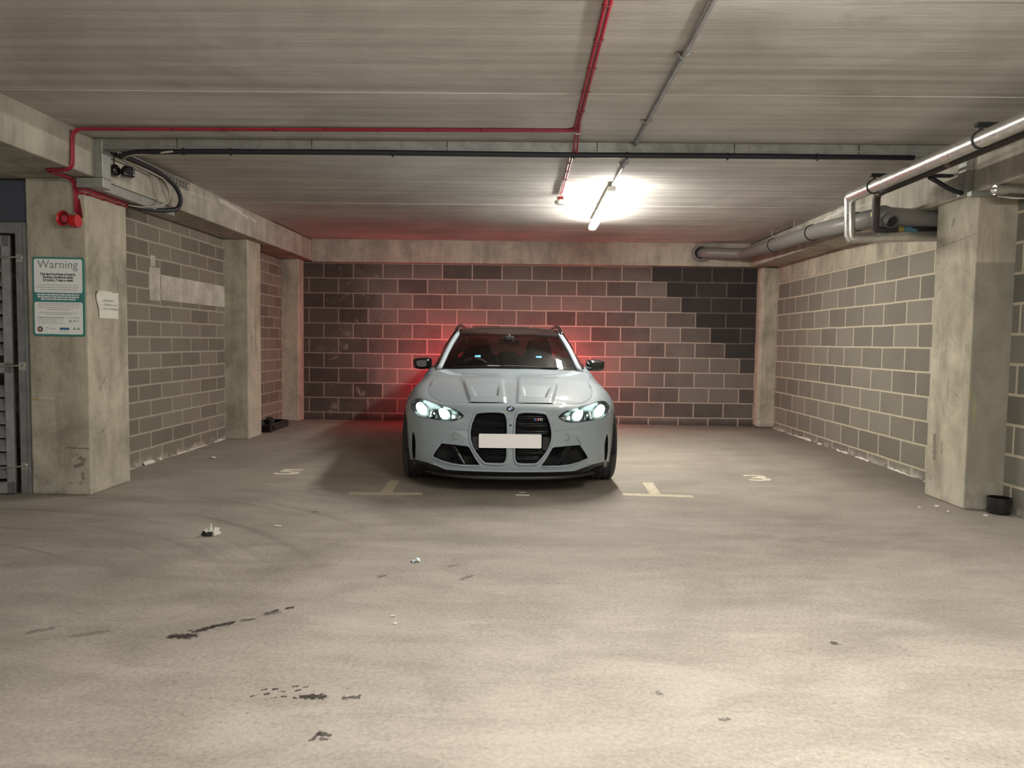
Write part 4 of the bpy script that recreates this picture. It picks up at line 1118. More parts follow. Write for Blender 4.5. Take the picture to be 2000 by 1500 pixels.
bm = bmesh.new(); tube(bm, [(.183 * math.cos(a), -.003, .183 * math.sin(a)) for a in [math.radians(88 + k) for k in range(0, 12, 2)]], .0165, 8); mesh_obj('centre_mark', bm, MT['red_plastic'], sw, smooth=180)
for s in (-1, 1):
    st = empty('front_seat', (s * .36, 2.75, .45), 0, car)
    bm = bmesh.new(); box(bm, (-.25, -.28, 0), (.25, .25, .16), bevel=.05, seg=3); mesh_obj('seat_base', bm, MT['cabin'], st, smooth=60)
    bm = bmesh.new(); rings = []
    for z, w_, d in ((.12, .25, .10), (.30, .27, .11), (.48, .26, .09), (.62, .17, .075), (.72, .14, .07), (.79, .12, .05), (.81, .08, .03)):
        rings.append([bm.verts.new((w_ * math.cos(a), .22 * (z - .12) + .10 + d * math.sin(a), z)) for a in [2 * PI * k / 20 for k in range(20)]])
    for a, b in zip(rings, rings[1:]):
        for k in range(20): bm.faces.new((a[k], a[(k + 1) % 20], b[(k + 1) % 20], b[k]))
    bm.faces.new(rings[-1]); mesh_obj('seat_back', bm, MT['cabin'], st, smooth=60)
    bm = bmesh.new(); zb = .598; yb = .22 * (zb - .12) + .10 - .082
    for k in range(3): prism(bm, [(-.035 + k * .011, yb, zb - .010), (-.027 + k * .011, yb, zb - .010), (-.020 + k * .011, yb, zb + .010), (-.028 + k * .011, yb, zb + .010)], (0, .004, 0))
    box(bm, (.0, yb, zb - .010), (.034, yb + .004, zb + .010)); mesh_obj('lit_badge', bm, MT['seat_lit'], st)
bm = bmesh.new(); box(bm, (-.58, 3.35, .45), (.58, 3.6, .95), bevel=.05)
for x in (-.34, 0, .34): box(bm, (x - .12, 3.46, .93), (x + .12, 3.56, 1.10), bevel=.04)
mesh_obj('rear_seat', bm, MT['cabin'], car, smooth=60)
bm = bmesh.new(); box(bm, (-.115, 2.20, 1.195), (.115, 2.225, 1.25), bevel=.012); box(bm, (-.05, 2.12, 1.235), (.05, 2.20, 1.285), bevel=.012); cyl(bm, (0, 2.2, 1.24), (0, 2.26, 1.30), .012)
mesh_obj('rear_view_mirror', bm, MT['cabin'], car)
for s, x0, x1 in ((-1, -.56, .12), (1, -.10, .50)):
    wp = empty('wiper', (x0, 1.48, .965), 0, car)
    bm = bmesh.new(); pts = []
    for k in range(9):
        x = (x0 + (x1 - x0) * k / 8); p = Wb(x); pts.append(Vector((x - x0, p.y - 1.48 - .02 + .035 * (k / 8), p.z - .965 + .010 + .016 * (k / 8 if s < 0 else (8 - k) / 8))))
    tube(bm, pts, .006, 6, ry=.009); mesh_obj('wiper_blade', bm, MT['black'], wp)
    bm = bmesh.new(); tube(bm, [pts[4] + Vector((0, -.004, .010)), pts[6] + Vector((0, -.008, .004)), pts[8] + Vector((0, -.01, .0))] if s < 0 else [pts[0], pts[3] + Vector((0, -.006, .006)), pts[5]], .007, 6); mesh_obj('wiper_arm', bm, MT['conduit'] if s < 0 else MT['black'], wp)
bm = bmesh.new(); C_ = []
for y, dz in ((1.44, -.012), (1.50, -.008), (1.56, -.004)):
    C_.append([bm.verts.new((x, y + .10 * (x / .7) ** 2, .957 + dz - .006 * (x / .68) ** 2)) for x in [-.70 + 1.4 * k / 20 for k in range(21)]])
for a, b in zip(C_, C_[1:]):
    for k in range(20): bm.faces.new((a[k], a[k + 1], b[k + 1], b[k]))
mesh_obj('scuttle', bm, MT['black'], car, smooth=180)
# ------------------------------------------------------------------ lamps of the place, plus an added fill lamp
def luminaire(x, y0, y1, z, label, side='tube'):
    root = empty('ceiling_luminaire', (x, (y0 + y1) / 2, z)); tag(root, label, 'fluorescent light', 'fluorescent battens on the ceiling')
    L = (y1 - y0) / 2
    bm = bmesh.new(); box(bm, (-.034, -L, -.052), (.034, L, 0), bevel=.008); mesh_obj('housing', bm, MT['luminaire'], root)
    for s in (-1, 1):
        bm = bmesh.new(); box(bm, (-.036, s * (L + .004) - .014, -.078), (.036, s * (L + .004) + .014, -.002), bevel=.008); mesh_obj('end_cap', bm, MT['luminaire'], root)
    bm = bmesh.new(); pr = [(-.040, -.052), (-.046, -.068), (-.042, -.088), (-.026, -.100), (0, -.104), (.026, -.100), (.042, -.088), (.046, -.068), (.040, -.052)]
    prism(bm, [(a, -L - .02, b_) for a, b_ in pr], (0, 2 * L + .04, 0))
    for f in bm.faces:
        c = f.calc_center_median()
        if c.z > -.064: f.material_index = 1
    mesh_obj('diffuser', bm, [MT['tube'], MT[side]], root, smooth=40)
    for y in (-L * .6, L * .6):
        bm = bmesh.new(); cyl(bm, (0, y, 0), (0, y, CEIL - z), .006, n=8); mesh_obj('hanger', bm, MT['conduit'], root)
    return root
luminaire(.765, 6.72, 8.62, 2.655, 'lit fluorescent tube light hanging above the car', 'tube_side')
luminaire(1.10, .85, 2.65, 2.56, 'lit fluorescent tube light on the ceiling nearest the viewer')
luminaire(1.10, -3.9, -2.1, 2.56, 'added unseen tube light behind the viewer, filling the foreground')  # added fill lamp behind the camera, brightens foreground and front faces

# ------------------------------------------------------------------ cables, trunking and conduit
def clips(root, pts, every, w, mat, drop=(0, 0, .012)):
    P_ = [Vector(p) for p in pts]; acc = every * .6
    for a, b_ in zip(P_, P_[1:]):
        L = (b_ - a).length; d = (b_ - a).normalized(); t = acc
        while t < L:
            c = a + d * t; bm = bmesh.new(); s = d.orthogonal(); 
            side = d.cross(Vector((0, 0, 1))); side = side.normalized() if side.length > .1 else Vector((0, 1, 0))
            tube(bm, [c - side * w, c - side * w * .6 + Vector((0, 0, -.008)), c + side * w * .6 + Vector((0, 0, -.008)), c + side * w], .005, 6)
            mesh_obj('cable_clip', bm, mat, root); t += every
        acc = t - L if L > acc else acc - L
def cable(name, label, cat, pts, r, mat, rad=.08, group=None, twin=0.0, seg=6, clip=None):
    root = empty(name, tuple(pts[0])); tag(root, label, cat, group); o = Vector(pts[0])
    P_ = [Vector(p) for p in pts]
    for k in ((-1, 1) if twin else (0,)):
        Q = []
        for i, p in enumerate(P_):
            a = P_[max(i - 1, 0)]; b_ = P_[min(i + 1, len(P_) - 1)]
            if twin and len(P_) > 1:
                def sd(u, v):
                    d = (v - u); s_ = d.cross(Vector((0, 0, 1))); return s_.normalized() if s_.length > .01 else None
                s0 = sd(a, p) if i else None; s1 = sd(p, b_) if i < len(P_) - 1 else None
                vals = [v for v in (s0, s1) if v is not None] or [Vector((0, 1, 0))]
                sv = vals[0] if len(vals) == 1 else (vals[0] + vals[1])
                Q.append(p + sv * k * twin - o)
            else: Q.append(p - o)
        bm = bmesh.new(); tube(bm, smooth_path(Q, rad, seg), r, 10); mesh_obj('cable_run', bm, mat, root, smooth=180)
    if clip:
        bm_pts = [p - o for p in P_]; clips(root, bm_pts, clip[0], clip[1], clip[2])
    return root
ZC_ = CEIL - .010
cable('fire_alarm_cable', 'pair of red cables running along the ceiling and left above the trunking', 'cable',
      [(.34, 1.2, ZC_), (.322, 5.08, ZC_), (-3.20, 5.10, ZC_ - .012), (-3.205, 5.10, 2.385), (-3.42, 5.13, 2.388), (-3.385, 5.41, 2.385), (-3.378, 5.41, 2.14)], .0085, MT['red_cable'], .07, twin=.011, clip=(.36, .024, MT['red_dark']))
cable('fire_alarm_cable', 'red cable spur running to the smoke detector past the trunking', 'cable',
      [(.335, 4.95, ZC_), (.338, 5.25, ZC_), (.338, 5.36, 2.60), (.338, 5.50, 2.60), (.335, 5.60, ZC_), (.326, 7.25, ZC_)], .0065, MT['red_cable'], .03, twin=.006, clip=(.30, .02, MT['white_plastic']))
cable('fire_alarm_cable', 'short red cable pair along the top of the left column', 'cable',
      [(-3.385, 5.405, 2.32), (-3.36, 5.405, 2.285), (-3.305, 5.42, 2.285), (-3.305, 5.975, 2.290)], .008, MT['red_cable'], .03, twin=0, clip=(.2, .02, MT['red_dark']))
cable('fire_alarm_cable', 'short red cable just above its twin along the top of the left column', 'cable',
      [(-3.385, 5.405, 2.34), (-3.36, 5.405, 2.310), (-3.305, 5.42, 2.310), (-3.305, 5.975, 2.315)], .008, MT['red_cable'], .03, twin=0)
# sounder
def sounder():
    root = empty('alarm_sounder', (-3.40, 5.425, 2.085)); tag(root, 'red alarm sounder on the front of the left column', 'alarm sounder')
    bm = bmesh.new(); lathe(bm, [(.0, -.03), (.040, -.03), (.046, -.022), (.046, .03), (.0, .03)], (.022, -.045, -.010), 'X', 20); mesh_obj('base', bm, MT['red_plastic'], root, smooth=40)
    bm = bmesh.new(); ax = Vector((-.16, -.98, .02)).normalized(); c = Vector((-.022, -.045, 0))
    cyl(bm, c - ax * .03, c + ax * .02, .035, .042, 24, caps=False); cyl(bm, c + ax * .02, c + ax * .055, .042, .056, 24, caps=False); cyl(bm, c + ax * .055, c + ax * .045, .056, .046, 24, caps=False); mesh_obj('horn', bm, MT['red_plastic'], root, smooth=40)
    bm = bmesh.new(); cyl(bm, c + ax * .030, c + ax * .034, .047, .047, 24); mesh_obj('horn_throat', bm, MT['red_dark'], root)
    bm = bmesh.new(); cyl(bm, c + ax * .034, c + ax * .042, .028, .024, 20); mesh_obj('horn_button', bm, flat('rose_plastic', (.50, .06, .10), .4), root, smooth=40)
    bm = bmesh.new(); prism(bm, [(.012, -.004, .02), (.062, -.004, .02), (.048, -.004, .12), (.040, -.004, .16), (.034, -.004, .16), (.026, -.004, .12)], (0, .003, 0)); mesh_obj('cable_guard', bm, MT['red_dark'], root)
sounder()
def run_box(name, label, cat, boxes, mat, group=None, bev=.004, parts=None):
    bm = bmesh.new()
    for lo, hi in boxes: box(bm, lo, hi, bevel=bev, seg=1)
    o = mesh_obj(name, bm, mat); tag(o, label, cat, group); return o
# ceiling trunking with its flange, and the drop on the left beam
tr = empty('cable_trunking', (0, 5.42, CEIL)); tag(tr, 'long grey steel trunking across the ceiling between both beams', 'trunking')
bm = bmesh.new(); box(bm, (-3.20, -.03, -.082), (3.05, .055, -.002), bevel=.003, seg=1); mesh_obj('channel', bm, MT['galv'], tr)
bm = bmesh.new(); box(bm, (-3.12, -.036, -.060), (3.05, -.030, -.052)); box(bm, (-3.12, -.040, -.082), (3.05, -.030, -.074)); mesh_obj('lid', bm, MT['galv'], tr)
bm = bmesh.new()
for x in (-2.6, -1.6, -.6, .5, 1.5, 2.4): box(bm, (x - .003, -.034, -.078), (x + .003, -.0295, -.004))
mesh_obj('lid_joint', bm, MT['joint'], tr)
dr = empty('cable_trunking', (-3.19, 5.42, 2.40)); tag(dr, 'grey steel trunking dropping down the left beam and back over the column', 'trunking')
bm = bmesh.new(); box(bm, (-.03, -.045, -.004), (.035, .065, .285), bevel=.003, seg=1); mesh_obj('channel', bm, MT['galv'], dr)
bm = bmesh.new(); box(bm, (-.165, -.045, -.078), (.038, .064, -.006), bevel=.003, seg=1); mesh_obj('elbow', bm, MT['galv'], dr)
bm = bmesh.new(); box(bm, (-.120, .066, -.078), (-.035, 1.20, -.004), bevel=.003, seg=1); mesh_obj('soffit_channel', bm, MT['galv'], dr)
tray = empty('cable_tray', (-3.19, 5.55, 2.64)); tag(tray, 'perforated steel cable tray along the top of the left beam', 'cable tray')
bm = bmesh.new(); box(bm, (-.03, 0, -.028), (-.022, 1.32, .028))
for k in range(22): box(bm, (-.023, .03 + k * .058, -.018), (-.0205, .062 + k * .058, -.006), mi=1); box(bm, (-.023, .03 + k * .058, .006), (-.0205, .062 + k * .058, .018), mi=1)
mesh_obj('tray_plate', bm, [MT['galv'], MT['joint']], tray)
bm = bmesh.new(); box(bm, (-.03, 0, -.034), (-.006, 1.32, -.028)); box(bm, (-.03, 0, .028), (-.006, 1.32, .034)); mesh_obj('tray_flange', bm, MT['galv'], tray)
XB = -3.165
pts = [(2.80, 5.395, 2.600), (1.5, 5.385, 2.596), (0.2, 5.385, 2.592), (-1.2, 5.385, 2.598), (-2.3, 5.385, 2.594), (-2.75, 5.39, 2.590), (-3.02, 5.46, 2.602), (XB, 5.66, 2.628), (XB, 6.0, 2.632), (XB, 6.32, 2.618), (XB + .02, 6.50, 2.56), (XB + .03, 6.57, 2.46), (XB + .02, 6.52, 2.37), (XB - .05, 6.36, 2.325), (XB - .13, 6.15, 2.312), (XB - .16, 5.99, 2.312)]
hose = cable('power_cable', 'thick black cable strapped under the trunking and looping down the left beam', 'cable', pts, .020, MT['black_cable'], .12)
for x in (-2.55, -2.2, -1.0, .33, .72, 1.45, 2.1):
    bm = bmesh.new(); cyl(bm, Vector((x - .006, 5.387, 2.595)) - Vector(pts[0]), Vector((x + .006, 5.387, 2.595)) - Vector(pts[0]), .0245, n=14); box(bm, (x - .004 - 2.80, -.008 - .008, -.034), (x + .004 - 2.80, -.002, -.02)); mesh_obj('cable_tie', bm, MT['black'], hose)
cable('data_cable', 'pale thin cable beside the black loop on the left beam', 'cable',
      [(-2.62, 5.36, 2.585), (-3.00, 5.45, 2.575), (-3.145, 5.62, 2.585), (-3.14, 5.95, 2.592), (-3.13, 6.27, 2.575), (-3.13, 6.34, 2.49), (-3.13, 6.33, 2.40), (-3.17, 6.24, 2.345), (-3.25, 6.08, 2.305), (-3.30, 5.985, 2.305)], .0065, MT['beige_cable'], .08)
cable('data_cable', 'pale thin cable hanging straight down the left beam behind the black loop', 'cable', [(-3.205, 6.14, 2.60), (-3.20, 6.22, 2.50), (-3.205, 6.27, 2.40)], .0045, MT['beige_cable'], .08)
cable('data_cable', 'thin slanting cable inside the black loop on the left beam', 'cable', [(-3.205, 6.33, 2.58), (-3.20, 6.42, 2.48), (-3.205, 6.48, 2.385)], .0045, MT['beige_cable'], .05)
# security camera
def cctv():
    root = empty('security_camera', (-3.19, 5.60, 2.50)); tag(root, 'black ball-jointed security camera on the left beam', 'security camera')
    bm = bmesh.new(); bmesh.ops.create_icosphere(bm, subdivisions=3, radius=.047); 
    for v in bm.verts: v.co.x *= .8
    mesh_obj('ball_mount', bm, MT['black_gloss'], root, smooth=180)
    bm = bmesh.new(); tube(bm, [(0.02, .02, .0), (.05, .055, -.004)], .018, 10); mesh_obj('arm', bm, MT['black'], root, smooth=180)
    bm = bmesh.new(); box(bm, (-.06, -.038, -.036), (.052, .038, .036), bevel=.014, seg=3)
    bod = mesh_obj('body', bm, MT['black_gloss'], root, smooth=60); bod.location = (.072, .050, -.006); bod.scale = (1.15, 1.15, 1.15); bod.rotation_euler = (0, 0, math.radians(-50))
    bm = bmesh.new(); cyl(bm, (.052, 0, 0), (.056, 0, 0), .024, n=20); ln = mesh_obj('lens', bm, flat('dark_lens_glass', (.03, .03, .035), .1), bod)
    bm = bmesh.new()
    for k in range(4): cyl(bm, (.0525, .027, -.022 + k * .015), (.0555, .027, -.022 + k * .015), .004, n=8)
    mesh_obj('infrared_led', bm, MT['ink_light'], bod)
    bm = bmesh.new(); tube(bm, [(-.005, 0, .04), (-.006, .0, .10), (-.01, .03, .13)], .005, 8); mesh_obj('lead', bm, MT['black'], root)
cctv()
# smoke detector spur: white base and housing, broken stub of conduit beyond
det = empty('smoke_detector', (.322, 7.30, CEIL)); tag(det, 'white smoke detector on the ceiling at the end of the red spur', 'smoke detector')
bm = bmesh.new(); box(bm, (-.035, -.03, -.035), (.035, .03, 0), bevel=.006); mesh_obj('base', bm, MT['white_plastic'], det)
bm = bmesh.new(); lathe(bm, [(0, -.095), (.045, -.095), (.056, -.08), (.056, -.06), (.035, -.05), (.030, -.03)], (0, .0, 0), 'Z', 24); mesh_obj('sensor_head', bm, MT['white_plastic'], det, smooth=40)
bm = bmesh.new(); box(bm, (-.022, -.034, -.052), (.03, -.028, -.022)); mesh_obj('dark_slot', bm, MT['red_dark'], det)
# grey conduit to the luminaire
cn = empty('steel_conduit', (.77, 1.0, CEIL)); tag(cn, 'grey steel conduit running along the ceiling to the hanging light', 'conduit')
bm = bmesh.new(); tube(bm, smooth_path([(.0, 0, -.018), (.004, 4.20, -.018), (.006, 4.36, -.020)], 0), .0125, 12); mesh_obj('conduit_run', bm, MT['conduit'], cn, smooth=180)
bm = bmesh.new(); tube(bm, [(.006, 4.52, -.02), (.0, 5.68, -.028)], .0125, 12); mesh_obj('conduit_run', bm, MT['conduit'], cn, smooth=180)
for y in (1.4, 2.75, 3.85, 4.62, 5.0):
    bm = bmesh.new(); tube(bm, [(-.03, y, -.003), (-.018, y, -.012), (-.0, y, -.034), (.018, y, -.012), (.036, y, -.003)], .006, 6, ry=.008); box(bm, (-.04, y - .012, -.006), (.044, y + .012, 0)); mesh_obj('saddle', bm, MT['galv'], cn)

# ------------------------------------------------------------------ pipes on the right
sp = empty('silver_pipe', (2.70, 6.2, 2.47)); tag(sp, 'shiny silver clad pipe running under the ceiling and turning down by the right column', 'pipe')
bm = bmesh.new(); tube(bm, smooth_path([(.0, -8.0, -.03), (.0, -.03, .002)], 0), .049, 24); mesh_obj('clad_run', bm, MT['alu'], sp, smooth=60)
bm = bmesh.new(); tube(bm, [(0, -.03, .002), (0.0, .0, -.004), (.004, .002, -.05), (.014, .0, -.31), (.02, .0, -.335), (.06, .0, -.335), (1.02, .02, -.302)], .0435, 24); mesh_obj('clad_drop', bm, MT['alu'], sp, smooth=40)
bm = bmesh.new()
for y in (-7, -6, -5, -4.1, -3.2, -2.25, -1.4, -.62): cyl(bm, (0, y - .012, .002 + .004 * y), (0, y + .012, .002 + .004 * y), .0508, n=24)
mesh_obj('cladding_band', bm, MT['alu'], sp, smooth=40)
for y in (-.42, -1.75, -3.4, -5.2):
    bm = bmesh.new(); z0 = .002 + .004 * y
    tube(bm, [(.052 * math.cos(a), y, z0 + .052 * math.sin(a)) for a in [2 * PI * k / 20 for k in range(20)]], .006, 6, closed=True)
    cyl(bm, (0, y, z0 + .05), (0, y, z0 + .085), .012, n=10); box(bm, (-.03, y - .02, z0 + .078), (.60, y + .02, z0 + .10))
    mesh_obj('hanger', bm, MT['black'], sp)
dp = empty('insulated_pipe', (2.93, 6.25, 2.51)); tag(dp, 'dark insulated pipe running beside the silver pipe and turning behind the right column', 'pipe')
bm = bmesh.new(); tube(bm, smooth_path([(-.03, -8.0, -.045), (.005, -.03, .0), (.012, .0, -.305), (.62, .0, -.29)], .06, 6), .031, 16); mesh_obj('pipe_run', bm, MT['dark_pipe'], dp, smooth=180)
bm = bmesh.new()
for y, z in ((-.10, -.002), (-1.1, -.006), (-2.0, -.012)): cyl(bm, (.002 + .004 * y, y - .025, z), (.002 + .004 * y, y + .025, z), .0325, n=16)
mesh_obj('tape_band', bm, flat('brown_tape', (.16, .12, .10), .5), dp)
bm = bmesh.new(); cyl(bm, (.008, .0, -.15), (.008, .0, -.19), .033, n=16); cyl(bm, (.20, .0, -.300), (.245, .0, -.300), .033, n=16); mesh_obj('yellow_tape', bm, flat('yellow_tape', (.30, .26, .05), .5), dp)
bm = bmesh.new(); cyl(bm, (.25, .0, -.299), (.31, .0, -.298), .034, n=16); prism(bm, [(.25, -.036, -.285), (.345, -.036, -.292), (.365, -.036, -.318), (.27, -.036, -.332)], (0, .003, 0)); mesh_obj('blue_tag', bm, flat('blue_tag', (.08, .20, .28), .5), dp)
so = empty('soil_pipe', (3.06, 6.3, 2.35)); tag(so, 'wide grey plastic drain pipe along the right beam', 'pipe')
P_ = [(2.535, 10.80, 2.555), (2.62, 10.66, 2.555), (3.10, 10.50, 2.525), (3.12, 10.1, 2.51), (3.10, 7.8, 2.449), (3.03, 6.32, 2.338)]
o = Vector((3.06, 6.3, 2.35))
bm = bmesh.new(); tube(bm, smooth_path([Vector(p) - o for p in P_], .14, 8), .080, 24); mesh_obj('pipe_run', bm, MT['soil_pipe'], so, smooth=180)
bm = bmesh.new()
for y in (9.3, 8.05, 6.85):
    x = 3.03 + (3.10 - 3.03) * min((y - 6.42) / 1.38, 1) + (max(y - 7.8, 0) * .0087); z = 2.345 + (2.449 - 2.345) * min((y - 6.42) / 1.38, 1) + max(y - 7.8, 0) * .0265
    cyl(bm, Vector((x, y - .035, z)) - o, Vector((x, y + .035, z)) - o, .088, n=24)
mesh_obj('joint_collar', bm, MT['soil_pipe'], so, smooth=40)
bm = bmesh.new()
for y in (9.26, 8.01, 6.81):
    x = 3.03 + (3.10 - 3.03) * min((y - 6.42) / 1.38, 1) + (max(y - 7.8, 0) * .0087); z = 2.345 + (2.449 - 2.345) * min((y - 6.42) / 1.38, 1) + max(y - 7.8, 0) * .0265
    cyl(bm, Vector((x, y - .006, z)) - o, Vector((x, y + .006, z)) - o, .0895, n=24)
mesh_obj('rubber_seal', bm, MT['black_rubber'], so, smooth=40)
bm = bmesh.new(); a = Vector((3.03, 6.30, 2.335)) - o; bmesh.ops.create_icosphere(bm, subdivisions=4, radius=.092)
for v in bm.verts: v.co += a
tube(bm, [a, a + Vector((.25, -.01, -.02)), a + Vector((.70, -.02, -.055))], .082, 24); mesh_obj('elbow_branch', bm, MT['soil_pipe'], so, smooth=60)
bm = bmesh.new(); d = Vector((.16, -.85, -.48)).normalized(); cyl(bm, a, a + d * .13, .060, n=24); cyl(bm, a + d * .13, a + d * .150, .054, n=24, caps=False); mesh_obj('access_cap', bm, MT['soil_pipe'], so, smooth=40)
bm = bmesh.new(); cyl(bm, a + d * .12, a + d * .137, .046, n=24); prism(bm, [a + d * .138 + Vector(q) for q in ((-.04, -.012, .0), (.04, .012, .0), (.04, .012, .012), (-.04, -.012, .012))], d * .008); mesh_obj('cap_plug', bm, MT['black_rubber'], so)
bm = bmesh.new(); lathe(bm, [(.088, -.075), (.112, -.072), (.114, -.045), (.098, -.03), (.098, .03), (.118, .035)], Vector((2.535, 10.76, 2.555)) - o, 'Y', 24); mesh_obj('wall_collar', bm, MT['soil_pipe'], so, smooth=40)
for y, z in ((9.35, 2.50), (8.6, 2.48)):
    bm = bmesh.new(); cyl(bm, Vector((3.115, y, z + .08)) - o, Vector((3.115, y, CEIL)) - o, .005, n=8); mesh_obj('hanger', bm, MT['galv'], so)
rt = empty('cable_trunking', (3.30, 5.56, 2.38)); tag(rt, 'short grey steel trunking on the right beam above the column', 'trunking')
bm = bmesh.new(); box(bm, (-.055, -.06, -.02), (.0, .045, .285), bevel=.003, seg=1); mesh_obj('channel', bm, MT['galv'], rt)
bm = bmesh.new(); box(bm, (-.058, -.14, -.045), (.318, -.088, -.010), bevel=.002, seg=1); mesh_obj('bracket', bm, MT['galv'], rt)
rc = empty('steel_conduit', (3.27, 5.20, 2.335)); tag(rc, 'thick silver conduit going right from the trunking above the right column', 'conduit')
bm = bmesh.new(); tube(bm, [(-.02, 0, -.012), (.03, 0, -.002), (.09, 0, 0), (.348, -.01, -.006)], .025, 14); mesh_obj('conduit_run', bm, MT['alu'], rc, smooth=180)
bm = bmesh.new(); cyl(bm, (.0, 0, -.004), (.085, 0, 0), .034, n=16); mesh_obj('coupler', bm, MT['alu'], rc, smooth=40)
cable('power_cable', 'short black cable bending from the pipes to the right trunking', 'cable', [(2.985, 5.52, 2.49), (3.06, 5.53, 2.455), (3.15, 5.53, 2.40), (3.245, 5.54, 2.375)], .017, MT['black_cable'], .05)
cable('power_cable', 'thin white cable below the silver conduit at the right edge', 'cable', [(3.36, 5.30, 2.310), (3.48, 5.30, 2.295), (3.615, 5.30, 2.298)], .006, MT['white_plastic'], .03)

# ------------------------------------------------------------------ warning sign
def sign():
    root = empty('warning_sign', (-3.530, 5.4205, 1.512)); tag(root, 'green-edged white parking warning sign on the left column', 'sign')
    root.rotation_euler = (0, math.radians(.3), 0)
    hw_, hh_ = .197, .297
    def rrect(bm, x0, z0, x1, z1, r, y, th, mi=0):
        out = []
        for cx, cz, a0 in ((x1 - r, z1 - r, 0), (x0 + r, z1 - r, 90), (x0 + r, z0 + r, 180), (x1 - r, z0 + r, 270)):
            for k in range(6): a = math.radians(a0 + 18 * k); out.append((cx + r * math.cos(a), y, cz + r * math.sin(a)))
        prism(bm, out, (0, th, 0), mi)
    bm = bmesh.new(); rrect(bm, -hw_, -hh_, hw_, hh_, .018, -.006, .006); mesh_obj('board', bm, MT['teal'], root)
    bm = bmesh.new(); rrect(bm, -hw_ + .012, .030, hw_ - .014, hh_ - .014, .014, -.0068, .001); rrect(bm, -hw_ + .012, -hh_ + .016, hw_ - .014, -.040, .014, -.0068, .001); mesh_obj('white_panel', bm, MT['white_print'], root)
    def T(s, size, x, z, mat, al='CENTER', bold=0.0, sx=1.0):
        bm = bmesh.new(); text_bm(bm, s, size, ((x, -.0074, z), (1, 0, 0), (0, 0, 1)), al, bold=bold, sx=sx); mesh_obj('lettering', bm, mat, root)
    T('Warning', .088, -.004, .214, MT['ink_grey'], bold=.0)
    for i, s in enumerate(('This land is private property.', 'Parking conditions apply', '24 hours, 7 days a week')): T(s, .0235, -.002, .162 - i * .0225, MT['ink_dark'], bold=.0011, sx=1.0)
    rnd = random.Random(4)
    def lines(name, rows, mat):
        bm = bmesh.new()
        for (z, x0, x1, h) in rows:
            x = x0
            while x < x1:
                w_ = min(rnd.uniform(.008, .03), x1 - x); poly(bm, [(x, -.0074, z), (x + w_, -.0074, z), (x + w_, -.0074, z + h), (x, -.0074, z + h)]); x += w_ + .004
        mesh_obj(name, bm, mat, root)
    lines('small_print', [(.085, -.155, .150, .0055), (.050, -.14, .145, .0055)], MT['ink_light'])
    lines('small_print', [(.067, -.165, .160, .0055), (-.067, -.16, .165, .005), (-.084, -.15, .155, .005)], MT['ink_pink'])
    lines('small_print', [(-.054, -.155, .16, .005), (-.098, -.09, .09, .005), (-.122, -.15, .15, .005), (-.134, -.10, .10, .005), (-.176, -.16, .03, .004), (-.188, -.16, -.02, .004), (-.200, -.16, .05, .004), (-.160, .07, .165, .006)], MT['ink_light'])
    lines('small_print', [(-.160, -.165, .045, .006)], MT['ink_grey'])
    lines('band_print', [(.010, -.165, .160, .0105), (-.007, -.16, .155, .0105), (-.024, -.135, .13, .0105)], MT['white_print'])
    lines('permit_marks', [(-.190, .075, .10, .016), (-.186, .11, .13, .014), (-.184, .14, .15, .012)], MT['ink_light'])
    bm = bmesh.new(); lathe(bm, [(.007, -.0074), (.013, -.0074), (.013, -.0072), (.022, -.0076), (.022, -.007)], (-.145, 0, -.245), 'Y', 24); mesh_obj('round_logo', bm, MT['ink_brown'], root)
    bm = bmesh.new(); box(bm, (.005, -.0076, -.248), (.078, -.007, -.231)); mesh_obj('blue_logo', bm, MT['ink_blue'], root)
    lines('logo_print', [(-.238, -.10, -.085, .008), (-.243, -.075, -.02, .005), (-.262, .005, .07, .004)], MT['ink_light'])
    bm = bmesh.new()
    for x in (.118, .148): poly(bm, [(x - .012, -.0075, -.245), (x + .012, -.0075, -.245), (x, -.0075, -.226)])
    mesh_obj('green_logo', bm, MT['ink_green'], root)
sign()
def notice():
    root = empty('paper_notice', (-3.3195, 5.69, 1.464)); tag(root, 'creased white handwritten paper notice taped to the side of the left column', 'notice')
    rnd = random.Random(9); bm = bmesh.new(); g = []
    for i in range(11):
        row = []
        for j in range(13):
            u, v = i / 10, j / 12
            y = -.140 + .28 * u + .012 * (v < .35) * (1 - u) * 0 + .020 * math.sin(v * 5.2 + .6) * (1 - u) ** 2; z = -.103 + .206 * v + .010 * (1 - u) * (v) + .004 * rnd.uniform(-1, 1) * (v > .75)
            x = .004 + .010 * abs(math.sin(u * 6 + v * 4)) * v ** 2 + .012 * max(0, v - .85) / .15 * (u < .3) + .004 * rnd.random()
            row.append(bm.verts.new((x, y, z)))
        g.append(row)
    for a, b_ in zip(g, g[1:]):
        for j in range(12): bm.faces.new((a[j], b_[j], b_[j + 1], a[j + 1]))
    mesh_obj('sheet', bm, MT['paper'], root, smooth=180)
    bm = bmesh.new()
    for z, L in ((.030, .15), (-.002, .20), (-.034, .21)):
        y = -.085
        while y < -.085 + L:
            w_ = rnd.uniform(.008, .022); h = rnd.uniform(.012, .017); dz = rnd.uniform(-.002, .002)
            for q in range(2): poly(bm, [(.0205, y + q * w_ * .5, z + dz), (.0205, y + q * w_ * .5 + .0035, z + dz), (.0205, y + q * w_ * .5 + .005, z + dz + h), (.0205, y + q * w_ * .5 + .0015, z + dz + h)])
            if rnd.random() < .6: poly(bm, [(.0205, y, z + h * .5), (.0205, y + w_ * .5, z + h * .5), (.0205, y + w_ * .5, z + h * .5 + .003), (.0205, y, z + h * .5 + .003)])
            y += w_ + .006
    mesh_obj('handwriting', bm, MT['ink_grey'], root)
notice()

